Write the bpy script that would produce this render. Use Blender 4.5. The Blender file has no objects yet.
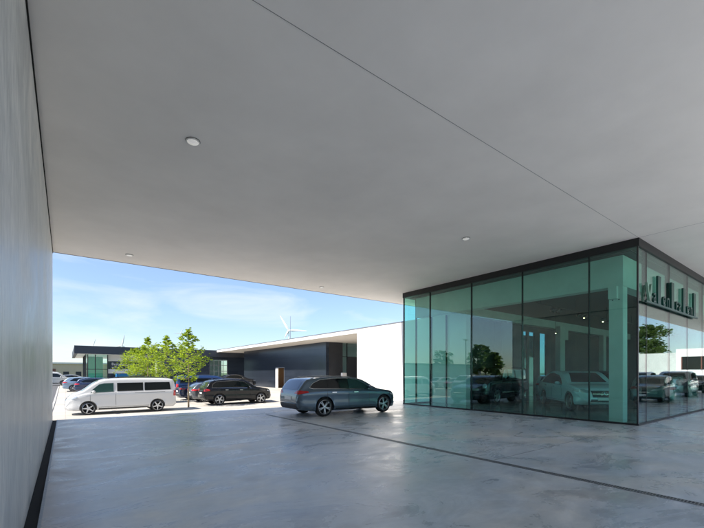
import bpy, bmesh, math, random
from mathutils import Vector, Matrix
from mathutils.bvhtree import BVHTree
R = math.radians
scene = bpy.context.scene
COL = scene.collection

# ------------------------------------------------------------------ camera, sky, sun, exposure
cam_d = bpy.data.cameras.new('camera')
cam = bpy.data.objects.new('camera', cam_d); COL.objects.link(cam)
cam_d.sensor_width = 36; cam_d.lens = 36 * 381 / 704
cam_d.shift_y = (373 - 264) / 704
cam_d.clip_start = 0.05; cam_d.clip_end = 9000
cam.location = (0, 0, 1.6)
cam.rotation_euler = (R(90), 0, -R(36.94))
scene.camera = cam

SUN_EL, SUN_AZ = 48.0, 180.0          # the sun stands over -X
w = bpy.data.worlds.new('World'); scene.world = w; w.use_nodes = True
nt = w.node_tree; nt.nodes.clear()
def N(nt, t, **kw):
    n = nt.nodes.new(t)
    for k, v in kw.items():
        if k in n.inputs: n.inputs[k].default_value = v
        else: setattr(n, k, v)
    return n
sky = N(nt, 'ShaderNodeTexSky', sky_type='NISHITA', sun_disc=False)
sky.sun_elevation = R(SUN_EL); sky.sun_rotation = R(-88)
sky.air_density = 1.0; sky.dust_density = 0.25; sky.ozone_density = 1.3
bg = N(nt, 'ShaderNodeBackground'); bg.inputs['Strength'].default_value = 0.076
tc = N(nt, 'ShaderNodeTexCoord')
# thin cirrus: stretched noise over the upper air, mixed into the sky colour
mp = N(nt, 'ShaderNodeMapping'); mp.inputs['Scale'].default_value = (1.6, 1.9, 6.5); mp.inputs['Rotation'].default_value = (0.0, R(9), R(20))
n1 = N(nt, 'ShaderNodeTexNoise'); n1.inputs['Scale'].default_value = 1.5; n1.inputs['Detail'].default_value = 7; n1.inputs['Roughness'].default_value = .55; n1.inputs['Distortion'].default_value = .5
r1 = N(nt, 'ShaderNodeMapRange'); r1.inputs['From Min'].default_value = .5; r1.inputs['From Max'].default_value = .8; r1.inputs['To Max'].default_value = .75
mx = N(nt, 'ShaderNodeMix', data_type='RGBA')
mx.inputs[7].default_value = (5.2, 5.35, 5.5, 1)
nt.links.new(tc.outputs['Generated'], mp.inputs['Vector']); nt.links.new(mp.outputs[0], n1.inputs['Vector'])
nt.links.new(n1.outputs['Fac'], r1.inputs['Value']); nt.links.new(r1.outputs[0], mx.inputs[0])
wbn = N(nt, 'ShaderNodeMix', data_type='RGBA', blend_type='MULTIPLY'); wbn.inputs[0].default_value = 1; wbn.inputs[7].default_value = (1, 1, 1, 1)
sz = N(nt, 'ShaderNodeSeparateXYZ'); nt.links.new(tc.outputs['Generated'], sz.inputs[0])
zr = N(nt, 'ShaderNodeValToRGB'); zr.color_ramp.elements[0].color = (.64, .71, .84, 1); zr.color_ramp.elements[1].color = (1.0, .97, 1.03, 1); zr.color_ramp.elements[1].position = .3
nt.links.new(sz.outputs['Z'], zr.inputs['Fac']); nt.links.new(zr.outputs[0], wbn.inputs[7])
nt.links.new(sky.outputs[0], wbn.inputs[6]); nt.links.new(wbn.outputs[2], mx.inputs[6]); nt.links.new(mx.outputs[2], bg.inputs['Color'])
out = N(nt, 'ShaderNodeOutputWorld'); nt.links.new(bg.outputs[0], out.inputs['Surface'])

sd = bpy.data.lights.new('sun', 'SUN'); sd.energy = 3.4; sd.angle = R(.53); sd.color = (1, .93, .83)
sun = bpy.data.objects.new('sun', sd); COL.objects.link(sun)
sdir = Vector((-math.cos(R(SUN_EL)) * math.cos(R(-2)), -math.cos(R(SUN_EL)) * math.sin(R(-2)), math.sin(R(SUN_EL))))
sun.rotation_euler = sdir.to_track_quat('Z', 'Y').to_euler()
sun.location = (0, 0, 60)

vs = scene.view_settings
scene.display_settings.display_device = 'sRGB'
vs.view_transform = 'Standard'; vs.look = 'None'; vs.gamma = 1; vs.exposure = 1.5; vs.use_curve_mapping = False
cy = scene.cycles
cy.max_bounces = 10; cy.diffuse_bounces = 6; cy.glossy_bounces = 5; cy.transmission_bounces = 6; cy.transparent_max_bounces = 24
cy.use_denoising = True; cy.sample_clamp_indirect = 8; cy.caustics_reflective = False; cy.caustics_refractive = False

# ------------------------------------------------------------------ materials
def srgb(r, g, b):
    f = lambda c: (c / 255 / 12.92) if c / 255 <= .04045 else ((c / 255 + .055) / 1.055) ** 2.4
    return (f(r), f(g), f(b))
MATS = {}
def mat(name, col, rough=.5, metal=0.0, var=0.0, vscale=3.0, bump=0.0, bscale=40.0, coat=0.0, stretch=(1, 1, 1), emit=None, spec=.5, rvar=0.0):
    if name in MATS: return MATS[name]
    m = bpy.data.materials.new(name); m.use_nodes = True; t = m.node_tree
    b = t.nodes['Principled BSDF']
    b.inputs['Base Color'].default_value = (*col, 1); b.inputs['Roughness'].default_value = rough; b.inputs['Metallic'].default_value = metal
    b.inputs['Coat Weight'].default_value = coat; b.inputs['Coat Roughness'].default_value = .03; b.inputs['Specular IOR Level'].default_value = spec
    c = N(t, 'ShaderNodeTexCoord'); mp = N(t, 'ShaderNodeMapping'); mp.inputs['Scale'].default_value = stretch
    t.links.new(c.outputs['Object'], mp.inputs['Vector'])
    n = N(t, 'ShaderNodeTexNoise'); n.inputs['Scale'].default_value = vscale; n.inputs['Detail'].default_value = 6; n.inputs['Roughness'].default_value = .6
    t.links.new(mp.outputs[0], n.inputs['Vector'])
    if var > 0:
        rp = N(t, 'ShaderNodeMapRange'); rp.inputs['From Min'].default_value = .3; rp.inputs['From Max'].default_value = .7
        rp.inputs['To Min'].default_value = 1 - var; rp.inputs['To Max'].default_value = 1 + var
        t.links.new(n.outputs['Fac'], rp.inputs['Value'])
        mm = N(t, 'ShaderNodeVectorMath', operation='SCALE'); mm.inputs[0].default_value = col
        t.links.new(rp.outputs[0], mm.inputs['Scale']); t.links.new(mm.outputs[0], b.inputs['Base Color'])
    if rvar > 0:
        rr = N(t, 'ShaderNodeMapRange'); rr.inputs['From Min'].default_value = .3; rr.inputs['From Max'].default_value = .7
        rr.inputs['To Min'].default_value = max(.02, rough - rvar); rr.inputs['To Max'].default_value = rough + rvar
        t.links.new(n.outputs['Fac'], rr.inputs['Value']); t.links.new(rr.outputs[0], b.inputs['Roughness'])
    if bump > 0:
        n2 = N(t, 'ShaderNodeTexNoise'); n2.inputs['Scale'].default_value = bscale; n2.inputs['Detail'].default_value = 5
        t.links.new(mp.outputs[0], n2.inputs['Vector'])
        bp = N(t, 'ShaderNodeBump'); bp.inputs['Strength'].default_value = bump; bp.inputs['Distance'].default_value = .01
        t.links.new(n2.outputs['Fac'], bp.inputs['Height']); t.links.new(bp.outputs[0], b.inputs['Normal'])
    if emit:
        b.inputs['Emission Color'].default_value = (*emit[0], 1); b.inputs['Emission Strength'].default_value = emit[1]
    MATS[name] = m
    return m

def ramp(t, src, stops):
    r = N(t, 'ShaderNodeValToRGB'); el = r.color_ramp.elements
    while len(el) > 1: el.remove(el[0])
    el[0].position = stops[0][0]; el[0].color = (*stops[0][1], 1)
    for p, c in stops[1:]:
        e = el.new(p); e.color = (*c, 1)
    t.links.new(src, r.inputs['Fac'])
    return r

def concrete_floor():
    m = bpy.data.materials.new('power_floated_concrete'); m.use_nodes = True; t = m.node_tree; b = t.nodes['Principled BSDF']
    c = N(t, 'ShaderNodeTexCoord')
    def noise(scale, det, rough, dist, sc=(1, 1, 1), loc=(0, 0, 0)):
        mp = N(t, 'ShaderNodeMapping'); mp.inputs['Scale'].default_value = sc; mp.inputs['Location'].default_value = loc
        n = N(t, 'ShaderNodeTexNoise'); n.inputs['Scale'].default_value = scale; n.inputs['Detail'].default_value = det; n.inputs['Roughness'].default_value = rough; n.inputs['Distortion'].default_value = dist
        t.links.new(c.outputs['Object'], mp.inputs['Vector']); t.links.new(mp.outputs[0], n.inputs['Vector']); return n
    big = noise(.33, 5, .6, .7, (.7, 1, 1)); mid = noise(1.15, 8, .68, 1.0, (.6, 1, 1), (3, 8, 0)); fine = noise(5, 8, .75, .6, (.5, 1, 1), (9, 2, 0))
    swirl = noise(.8, 10, .72, 3.0, (1, 1, 1), (13, 7, 0)); spot = noise(1.5, 2, .4, .3, (.55, 1, 1), (31, 17, 0)); warm = noise(.5, 3, .5, .5, (1, 1, 1), (50, 5, 0))
    last = ramp(t, big.outputs['Fac'], [(.32, (.40, .45, .485)), (.46, (.52, .565, .595)), (.56, (.60, .63, .645)), (.68, (.70, .715, .71))]).outputs[0]
    for n, st in ((mid, [(.32, (.68, .69, .71)), (.46, (.93, .94, .95)), (.54, (1.03, 1.03, 1.03)), (.68, (1.24, 1.22, 1.19))]),
                  (fine, [(.3, (.88, .88, .88)), (.5, (1, 1, 1)), (.7, (1.1, 1.1, 1.1))]),
                  (spot, [(.22, (.82, .8, .78)), (.32, (1, 1, 1))]), (warm, [(.48, (1, 1, 1)), (.62, (1.06, .99, .9))])):
        mm = N(t, 'ShaderNodeMix', data_type='RGBA', blend_type='MULTIPLY'); mm.inputs[0].default_value = 1
        t.links.new(last, mm.inputs[6]); t.links.new(ramp(t, n.outputs['Fac'], st).outputs[0], mm.inputs[7]); last = mm.outputs[2]
    # pale trowel scuffs
    m4 = N(t, 'ShaderNodeMix', data_type='RGBA'); m4.inputs[7].default_value = (.68, .69, .68, 1)
    t.links.new(ramp(t, swirl.outputs['Fac'], [(.57, (0, 0, 0)), (.66, (.35, .35, .35)), (.7, (0, 0, 0))]).outputs[0], m4.inputs[0]); t.links.new(last, m4.inputs[6]); last = m4.outputs[2]
    # brown dust settled along the wall drain
    s = N(t, 'ShaderNodeSeparateXYZ'); t.links.new(c.outputs['Object'], s.inputs[0])
    ad = N(t, 'ShaderNodeMath', operation='MULTIPLY_ADD'); ad.inputs[1].default_value = .35; t.links.new(mid.outputs['Fac'], ad.inputs[0]); t.links.new(s.outputs['X'], ad.inputs[2])
    m5 = N(t, 'ShaderNodeMix', data_type='RGBA'); m5.inputs[7].default_value = (.33, .27, .22, 1)
    t.links.new(ramp(t, ad.outputs[0], [(.2, (.8, .8, .8)), (.5, (0, 0, 0))]).outputs[0], m5.inputs[0]); t.links.new(last, m5.inputs[6])
    t.links.new(m5.outputs[2], b.inputs['Base Color'])
    rr = N(t, 'ShaderNodeMapRange'); rr.inputs['From Min'].default_value = .35; rr.inputs['From Max'].default_value = .65; rr.inputs['To Min'].default_value = .2; rr.inputs['To Max'].default_value = .44
    t.links.new(mid.outputs['Fac'], rr.inputs['Value']); t.links.new(rr.outputs[0], b.inputs['Roughness'])
    bp = N(t, 'ShaderNodeBump'); bp.inputs['Strength'].default_value = .1; bp.inputs['Distance'].default_value = .01
    t.links.new(fine.outputs['Fac'], bp.inputs['Height']); t.links.new(bp.outputs[0], b.inputs['Normal'])
    return m

def concrete_wall():
    m = bpy.data.materials.new('fair_faced_concrete'); m.use_nodes = True; t = m.node_tree; b = t.nodes['Principled BSDF']
    c = N(t, 'ShaderNodeTexCoord')
    def noise(sc, scale, det=6, loc=(0, 0, 0), dist=0.0):
        mp = N(t, 'ShaderNodeMapping'); mp.inputs['Scale'].default_value = sc; mp.inputs['Location'].default_value = loc
        n = N(t, 'ShaderNodeTexNoise'); n.inputs['Scale'].default_value = scale; n.inputs['Detail'].default_value = det; n.inputs['Roughness'].default_value = .6; n.inputs['Distortion'].default_value = dist
        t.links.new(c.outputs['Object'], mp.inputs['Vector']); t.links.new(mp.outputs[0], n.inputs['Vector']); return n
    streak = noise((1, 6.0, .12), 1.5)                    # board-like vertical streaks
    blot = noise((1, 1, 1), .55, 9, dist=1.2)
    fine = noise((1, 3, .5), 9, 8)
    pit = noise((1, 1.6, .8), 3.2, 3, (4, 9, 1))
    rA = ramp(t, blot.outputs['Fac'], [(.36, (.46, .475, .48)), (.5, (.62, .63, .62)), (.64, (.76, .75, .73))])
    rB = ramp(t, streak.outputs['Fac'], [(.3, (.82, .83, .84)), (.42, (.96, .96, .96)), (.56, (1, 1, 1)), (.66, (1.1, 1.09, 1.07)), (.75, (1.18, 1.17, 1.14))])
    rC = ramp(t, fine.outputs['Fac'], [(.35, (.84, .84, .85)), (.5, (1, 1, 1)), (.65, (1.1, 1.1, 1.08))])
    rD = ramp(t, pit.outputs['Fac'], [(.22, (.55, .55, .55)), (.3, (1, 1, 1))])
    last = rA.outputs[0]
    for r_ in (rB, rC, rD):
        mm = N(t, 'ShaderNodeMix', data_type='RGBA', blend_type='MULTIPLY'); mm.inputs[0].default_value = 1
        t.links.new(last, mm.inputs[6]); t.links.new(r_.outputs[0], mm.inputs[7]); last = mm.outputs[2]
    t.links.new(last, b.inputs['Base Color'])
    rr = N(t, 'ShaderNodeMapRange'); rr.inputs['From Min'].default_value = .3; rr.inputs['From Max'].default_value = .7; rr.inputs['To Min'].default_value = .28; rr.inputs['To Max'].default_value = .5
    t.links.new(blot.outputs['Fac'], rr.inputs['Value']); t.links.new(rr.outputs[0], b.inputs['Roughness'])
    bp = N(t, 'ShaderNodeBump'); bp.inputs['Strength'].default_value = .35; bp.inputs['Distance'].default_value = .02
    t.links.new(streak.outputs['Fac'], bp.inputs['Height']); t.links.new(bp.outputs[0], b.inputs['Normal'])
    return m

def paver_mat():
    m = bpy.data.materials.new('pale_concrete_paving'); m.use_nodes = True; t = m.node_tree; b = t.nodes['Principled BSDF']
    c = N(t, 'ShaderNodeTexCoord')
    br = N(t, 'ShaderNodeTexBrick'); br.inputs['Scale'].default_value = 1; br.inputs['Brick Width'].default_value = 2.4; br.inputs['Row Height'].default_value = 2.4
    br.inputs['Mortar Size'].default_value = .02; br.offset = 0
    br.inputs['Color1'].default_value = (.42, .395, .355, 1); br.inputs['Color2'].default_value = (.455, .43, .385, 1); br.inputs['Mortar'].default_value = (.36, .34, .31, 1)
    t.links.new(c.outputs['Object'], br.inputs['Vector'])
    n = N(t, 'ShaderNodeTexNoise'); n.inputs['Scale'].default_value = .5; n.inputs['Detail'].default_value = 8; t.links.new(c.outputs['Object'], n.inputs['Vector'])
    r_ = ramp(t, n.outputs['Fac'], [(.3, (.84, .84, .84)), (.6, (1.03, 1.03, 1.03))])
    mm = N(t, 'ShaderNodeMix', data_type='RGBA', blend_type='MULTIPLY'); mm.inputs[0].default_value = 1
    t.links.new(br.outputs['Color'], mm.inputs[6]); t.links.new(r_.outputs[0], mm.inputs[7]); t.links.new(mm.outputs[2], b.inputs['Base Color'])
    b.inputs['Roughness'].default_value = .85
    return m

def cladding_mat():
    m = bpy.data.materials.new('dark_metal_cladding'); m.use_nodes = True; t = m.node_tree; b = t.nodes['Principled BSDF']
    c = N(t, 'ShaderNodeTexCoord'); s = N(t, 'ShaderNodeSeparateXYZ'); t.links.new(c.outputs['Object'], s.inputs[0])
    cb = N(t, 'ShaderNodeCombineXYZ'); ad = N(t, 'ShaderNodeMath', operation='ADD'); t.links.new(s.outputs['X'], ad.inputs[0]); t.links.new(s.outputs['Y'], ad.inputs[1])
    t.links.new(ad.outputs[0], cb.inputs['X']); t.links.new(s.outputs['Z'], cb.inputs['Y'])
    br = N(t, 'ShaderNodeTexBrick'); br.inputs['Scale'].default_value = 1; br.inputs['Brick Width'].default_value = 3.0; br.inputs['Row Height'].default_value = .62
    br.inputs['Mortar Size'].default_value = .008; br.offset = .5
    br.inputs['Color1'].default_value = (.06, .077, .11, 1); br.inputs['Color2'].default_value = (.08, .1, .14, 1); br.inputs['Mortar'].default_value = (.02, .025, .03, 1)
    t.links.new(cb.outputs[0], br.inputs['Vector']); t.links.new(br.outputs['Color'], b.inputs['Base Color'])
    n = N(t, 'ShaderNodeTexNoise'); n.inputs['Scale'].default_value = .6; n.inputs['Detail'].default_value = 5; t.links.new(c.outputs['Object'], n.inputs['Vector'])
    rr = N(t, 'ShaderNodeMapRange'); rr.inputs['To Min'].default_value = .2; rr.inputs['To Max'].default_value = .27
    t.links.new(n.outputs['Fac'], rr.inputs['Value']); t.links.new(rr.outputs[0], b.inputs['Roughness'])
    b.inputs['Metallic'].default_value = .75
    return m

def glass_mat(name, tint, ior=1.6, refl=(1, 1, 1)):
    m = bpy.data.materials.new(name); m.use_nodes = True; t = m.node_tree; t.nodes.clear()
    g = N(t, 'ShaderNodeNewGeometry'); mr = N(t, 'ShaderNodeMapRange'); mr.inputs['To Min'].default_value = ior; mr.inputs['To Max'].default_value = 1 / ior
    t.links.new(g.outputs['Backfacing'], mr.inputs['Value'])
    fr = N(t, 'ShaderNodeFresnel'); t.links.new(mr.outputs[0], fr.inputs['IOR'])
    tr = N(t, 'ShaderNodeBsdfTransparent'); tr.inputs['Color'].default_value = (*tint, 1)
    gl = N(t, 'ShaderNodeBsdfGlossy'); gl.inputs['Roughness'].default_value = 0; gl.inputs['Color'].default_value = (*refl, 1)
    mxs = N(t, 'ShaderNodeMixShader'); t.links.new(fr.outputs[0], mxs.inputs[0]); t.links.new(tr.outputs[0], mxs.inputs[1]); t.links.new(gl.outputs[0], mxs.inputs[2])
    o = N(t, 'ShaderNodeOutputMaterial'); t.links.new(mxs.outputs[0], o.inputs['Surface'])
    return m

M = dict(
    floor=concrete_floor(), wall=concrete_wall(), paver=paver_mat(), clad=cladding_mat(),
    glass=glass_mat('green_solar_glass', (.745, .965, .91), 1.68),
    glass_far=glass_mat('clear_green_glass', (.85, .96, .94), 1.6),
    glass_dark=glass_mat('dark_blue_glass', (.42, .62, .68), 1.5),
    ceil=mat('grey_render_soffit', (.92, .875, .825), .9, var=.055, vscale=.5, bump=.1, bscale=12),
    seam=mat('seam_dark', (.2, .2, .2), .9),
    black=mat('black_steel', (.008, .009, .01), .45),
    mull=mat('bronze_mullion', (.02, .024, .026), .35, .4),
    grate=mat('steel_grate', (.3, .31, .32), .45, .5, var=.2, vscale=20),
    slot=mat('drain_void', (.004, .004, .005), .9),
    white=mat('white_render', (.84, .83, .815), .85, var=.035, vscale=.35, bump=.08, bscale=15),
    white2=mat('white_fascia', (.78, .77, .75), .6, var=.02, vscale=.6),
    soffit=mat('beige_soffit', (.7, .66, .61), .8, var=.03),
    dark_fascia=mat('anthracite_fascia', (.045, .052, .068), .5, .1, var=.08, vscale=1),
    dark=mat('dark_render', (.03, .033, .04), .6, var=.1),
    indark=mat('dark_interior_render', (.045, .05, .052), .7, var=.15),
    inconc=mat('interior_concrete', (.62, .64, .62), .75, var=.08, vscale=1.2, bump=.15, bscale=20),
    infloor=mat('polished_interior_floor', (.17, .2, .2), .12, var=.08, vscale=1.0),
    asphalt=mat('asphalt', (.09, .092, .096), .85, var=.18, vscale=2.5, bump=.3, bscale=80),
    grass=mat('field_grass', (.09, .12, .045), .95, var=.25, vscale=.05),
    rubber=mat('tyre_rubber', (.012, .012, .013), .75),
    trim=mat('black_plastic_trim', (.012, .013, .014), .5),
    chrome=mat('chrome_trim', (.7, .71, .72), .12, 1.0),
    rim=mat('alloy_rim', (.52, .53, .55), .28, .85),
    autoglass=mat('automotive_glass', (.006, .009, .01), .03, 0, spec=.5),
    autoglass_highlight=mat('green_highlight_glass', (.02, .06, .055), .03, 0, spec=.6),  # front window glass with the pale green highlight put into its colour
    autoglass_sky=mat('sky_coloured_rear_glass', (.03, .045, .06), .04, .35, spec=1.0, coat=1.0),  # paler, bluer than the other windows: reflected sky put into the colour
    pillar=mat('gloss_black_pillar', (.008, .009, .01), .12, 0),
    lens=mat('headlight_lens', (.5, .53, .56), .06, .3, spec=.9),
    red=mat('tail_light_red', (.5, .008, .008), .12, coat=.6),
    orange=mat('indicator_orange', (.75, .2, .02), .2),
    plate=mat('number_plate_white', (.72, .72, .7), .4),
    bark=mat('bark', (.22, .17, .11), .9, var=.2, vscale=12, bump=.5, bscale=30),
    lamp=mat('white_lamp_housing', (.78, .77, .74), .4),
    lampglass=mat('lamp_diffuser', (.8, .79, .76), .25, emit=((1, .98, .94), .1)),
    warmbulb=mat('lit_warm_bulb', (1, .8, .5), .4, emit=((1, .72, .38), 5)),
    turb=mat('turbine_white', (.82, .83, .84), .5),
    mast=mat('galvanised_mast', (.22, .23, .25), .5, .6),
    beige=mat('beige_render', (.56, .46, .34), .85, var=.05), brown=mat('red_brown_shutter', (.2, .085, .065), .7, var=.1),
    sign_dark=mat('dark_sign_panel', (.035, .045, .06), .5), letter=mat('white_lettering', (.82, .83, .84), .5),
    sign_green=mat('dark_green_sign_metal', (.005, .06, .045), .4), sign_lit=mat('pale_green_letter', (.22, .38, .29), .5),
    bluepanel=mat('bright_blue_panel', (.015, .17, .42), .45), redpanel=mat('red_panel', (.6, .03, .025), .5),
    board=mat('white_board', (.8, .8, .8), .5), pink=mat('stone', (.4, .35, .3), .8),
)
def paint(name, col, metal=.55, rough=.28):
    return mat(name, col, rough, metal, coat=1.0)
def leaf_mat(name, col, trans):
    m = bpy.data.materials.new(name); m.use_nodes = True; t = m.node_tree; t.nodes.clear()
    oi = N(t, 'ShaderNodeNewGeometry'); r_ = ramp(t, oi.outputs['Random Per Island'], [(0, tuple(c * .6 for c in col)), (.5, col), (1, tuple(min(1, c * 1.35) for c in col))])
    d = N(t, 'ShaderNodeBsdfPrincipled'); d.inputs['Roughness'].default_value = .55
    tl = N(t, 'ShaderNodeBsdfTranslucent'); tl.inputs['Color'].default_value = (*trans, 1)
    t.links.new(r_.outputs[0], d.inputs['Base Color'])
    mxs = N(t, 'ShaderNodeMixShader'); mxs.inputs[0].default_value = .5
    t.links.new(d.outputs[0], mxs.inputs[1]); t.links.new(tl.outputs[0], mxs.inputs[2])
    o = N(t, 'ShaderNodeOutputMaterial'); t.links.new(mxs.outputs[0], o.inputs['Surface'])
    return m
M['leaf'] = leaf_mat('young_leaf', (.2, .29, .025), (.46, .58, .03))
M['leaf_dark'] = leaf_mat('mature_leaf', (.07, .115, .025), (.16, .25, .04))

# ------------------------------------------------------------------ mesh helpers
def finish(bm, name, mats, parent=None, smooth=False, sharp=35):
    me = bpy.data.meshes.new(name); bmesh.ops.recalc_face_normals(bm, faces=bm.faces) if smooth == 'n' else None
    bm.to_mesh(me); bm.free()
    for m_ in (mats if isinstance(mats, (list, tuple)) else [mats]): me.materials.append(m_)
    if smooth:
        me.polygons.foreach_set('use_smooth', [True] * len(me.polygons)); me.set_sharp_from_angle(angle=R(sharp))
    o = bpy.data.objects.new(name, me); COL.objects.link(o)
    if parent: o.parent = parent
    return o
def box(bm, x0, x1, y0, y1, z0, z1, mi=0, mtx=None):
    vs_ = [bm.verts.new((x, y, z)) for x in (x0, x1) for y in (y0, y1) for z in (z0, z1)]
    if mtx:
        for v in vs_: v.co = mtx @ v.co
    for f in ((0, 1, 3, 2), (4, 6, 7, 5), (0, 4, 5, 1), (2, 3, 7, 6), (0, 2, 6, 4), (1, 5, 7, 3)):
        fc = bm.faces.new([vs_[i] for i in f]); fc.material_index = mi
def boxo(name, dims, m, parent=None, bev=0):
    bm = bmesh.new(); box(bm, *dims)
    if bev: bmesh.ops.bevel(bm, geom=list(bm.edges), offset=bev, segments=2, affect='EDGES')
    return finish(bm, name, m, parent)
def multi(name, boxes, m, parent=None):
    bm = bmesh.new()
    for b in boxes: box(bm, *b)
    return finish(bm, name, m, parent)
def tube(bm, p0, p1, r0, r1, n=8, mi=0):
    p0, p1 = Vector(p0), Vector(p1); d = (p1 - p0)
    q = d.to_track_quat('Z', 'Y')
    a = [bm.verts.new(p0 + q @ Vector((math.cos(2 * math.pi * i / n) * r0, math.sin(2 * math.pi * i / n) * r0, 0))) for i in range(n)]
    b = [bm.verts.new(p1 + q @ Vector((math.cos(2 * math.pi * i / n) * r1, math.sin(2 * math.pi * i / n) * r1, 0))) for i in range(n)]
    for i in range(n):
        f = bm.faces.new((a[i], a[(i + 1) % n], b[(i + 1) % n], b[i])); f.material_index = mi
    bm.faces.new(a[::-1]).material_index = mi; bm.faces.new(b).material_index = mi
def lathe(bm, prof, n=24, axis='Y', mi=0, center=(0, 0, 0), closed=True):
    rings = []
    for r_, h in prof:
        ring = []
        for i in range(n):
            a = 2 * math.pi * i / n; c_, s_ = math.cos(a) * r_, math.sin(a) * r_
            p = (c_, h, s_) if axis == 'Y' else (c_, s_, h)
            ring.append(bm.verts.new(Vector(p) + Vector(center)))
        rings.append(ring)
    for k in range(len(rings) - 1):
        for i in range(n):
            f = bm.faces.new((rings[k][i], rings[k][(i + 1) % n], rings[k + 1][(i + 1) % n], rings[k + 1][i])); f.material_index = mi
    if closed:
        bm.faces.new(rings[0][::-1]).material_index = mi; bm.faces.new(rings[-1]).material_index = mi
def empty(name, loc=(0, 0, 0), rz=0.0):
    o = bpy.data.objects.new(name, None); COL.objects.link(o); o.location = loc; o.rotation_euler = (0, 0, rz); o.empty_display_size = .3; return o
def tag(o, label, cat, group=None, kind=None):
    o['label'] = label; o['category'] = cat
    if group: o['group'] = group
    if kind: o['kind'] = kind
    return o
def struct(o): o['kind'] = 'structure'; return o
def text_mesh(name, s, size, m, parent=None, depth=.01):
    cu = bpy.data.curves.new(name, 'FONT'); cu.body = s; cu.size = size; cu.extrude = depth; cu.align_x = 'LEFT'
    to = bpy.data.objects.new('tmp_text', cu); COL.objects.link(to)
    dg = bpy.context.evaluated_depsgraph_get(); me = bpy.data.meshes.new_from_object(to.evaluated_get(dg))
    bpy.data.objects.remove(to); me.materials.clear(); me.materials.append(m)
    o = bpy.data.objects.new(name, me); COL.objects.link(o)
    if parent: o.parent = parent
    return o
def sstep(a, b, x):
    t_ = max(0, min(1, (x - a) / (b - a))); return t_ * t_ * (3 - 2 * t_)

# ------------------------------------------------------------------ terrain and setting
EDGE = 16.4       # far edge of the canopy and its floor
H = 5.7           # underside of the canopy
def terrain(x, y):
    zl = 0
    if y > EDGE:
        zl = -.55 * sstep(EDGE, 22.2, y) if y < 22.2 else -.55 + .45 * sstep(31, 60, y)
        f = sstep(9.5, 15.5, x) * sstep(24, 34, y)
        zl *= (1 - f)
        zl *= 1 - sstep(13, 15.8, x)
        zl *= sstep(-95, -60, x)
    return zl
gx = sorted(set([-4000, -1500, -600, -300, -150, -100] + list(range(-95, 46)) + [-.6] + [60, 100, 200, 500, 1500, 4000]))
gy = sorted(set([-4000, -1500, -500, -200, -100, -60, -30, -20, 0, 8] + [EDGE] + list(range(17, 80)) + [90, 110, 150, 300, 600, 1500, 4000]))
def sheet(name, x0, x1, y0, y1, lift, m):
    xs = [x for x in gx if x0 <= x <= x1]; ys = [y for y in gy if y0 <= y <= y1]
    bm = bmesh.new(); g = [[bm.verts.new((x, y, terrain(x, y) + lift)) for y in ys] for x in xs]
    for i in range(len(xs) - 1):
        for j in range(len(ys) - 1): bm.faces.new((g[i][j], g[i + 1][j], g[i + 1][j + 1], g[i][j + 1]))
    return struct(finish(bm, name, m, smooth=True, sharp=60))
sheet('ground', -4000, 4000, -4000, 4000, -.03, M['grass'])
sheet('parking_lot', -95, 45, EDGE, 79, -.006, M['paver'])
rd = sheet('road', -12, -.6, EDGE, 79, .0, M['asphalt'])
struct(boxo('forecourt_paving', (-40, 130, -70, -12.0, -.028, -.012), M['paver']))
struct(boxo('side_paving', (70, 130, -12, 60, -.028, -.012), M['paver']))
bm = bmesh.new(); box(bm, -.205, 70, -12, EDGE, -.6, 0.0)
struct(finish(bm, 'canopy_floor', M['floor']))
struct(boxo('showroom_floor', (13.98, 48, 4.1, 13.98, .001, .006), M['infloor']))
# joint in the floor, sawn into the slab: a thin dark filler sheet
struct(multi('floor_joint', [(6.3, 13.8, 4.022, 4.03, .0005, .003), (13.86, 13.868, -1, 4.0, .0005, .003)], mat('joint_filler', (.17, .18, .19), .9)))
# kerb between lot and road
bm = bmesh.new()
for j in range(len(gy) - 1):
    y0, y1 = gy[j], gy[j + 1]
    if EDGE <= y0 and y1 <= 60:
        for (xa, xb, h_) in ((-.72, -.6, .03),):
            v = [bm.verts.new((x, y, terrain(x, y) + z)) for x in (xa, xb) for y in (y0, y1) for z in (-.1, h_)]
            for f in ((0, 1, 3, 2), (4, 6, 7, 5), (0, 4, 5, 1), (2, 3, 7, 6), (0, 2, 6, 4), (1, 5, 7, 3)): bm.faces.new([v[i] for i in f])
struct(finish(bm, 'kerb', mat('kerb_concrete', (.42, .41, .39), .85, var=.1)))

# concrete wall on the left
cw = empty('concrete_wall', (-.35, -12, 0))
tag(cw, 'tall bare grey concrete wall with vertical streaks along the left edge of the covered forecourt', 'wall')
wl = boxo('wall_face', (-.45, 0, 0, EDGE + 12, -.6, H - .05), M['wall'], cw)
multi('shadow_gap', [(-.43, .016, .02, EDGE + 11.98, H - .05, H)], M['slot'], cw)
# linear drain at the wall
dr = empty('wall_drain', (-.35, -12, 0)); tag(dr, 'black open channel drain with a thin steel lip along the foot of the concrete wall', 'drain')
boxo('channel', (0.001, .115, 0, EDGE + 12, -.1, -.012), M['slot'], dr)
boxo('steel_lip', (.115, .145, 0, EDGE + 12, -.1, .003), M['grate'], dr)
# slot drain across the floor
dr = empty('channel_drain', (6.12, 0, 0)); dr.scale = (.78, 1, 1); tag(dr, 'slotted steel channel drain running across the concrete floor from beside the estate car', 'drain')
boxo('channel_bed', (0, .13, -3, 13.7, .001, .004), mat('channel_shadow', (.02, .022, .025), .8), dr)
bm = bmesh.new()
box(bm, -.012, .006, -3, 13.7, .0005, .008); box(bm, .124, .142, -3, 13.7, .0005, .008); box(bm, .06, .07, -3, 13.7, .0045, .0075)
for i in range(int(16.7 / .035)): box(bm, .007, .123, -3 + i * .035, -3 + i * .035 + .012, .0042, .0072)
finish(bm, 'grating', M['grate'], dr)

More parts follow.
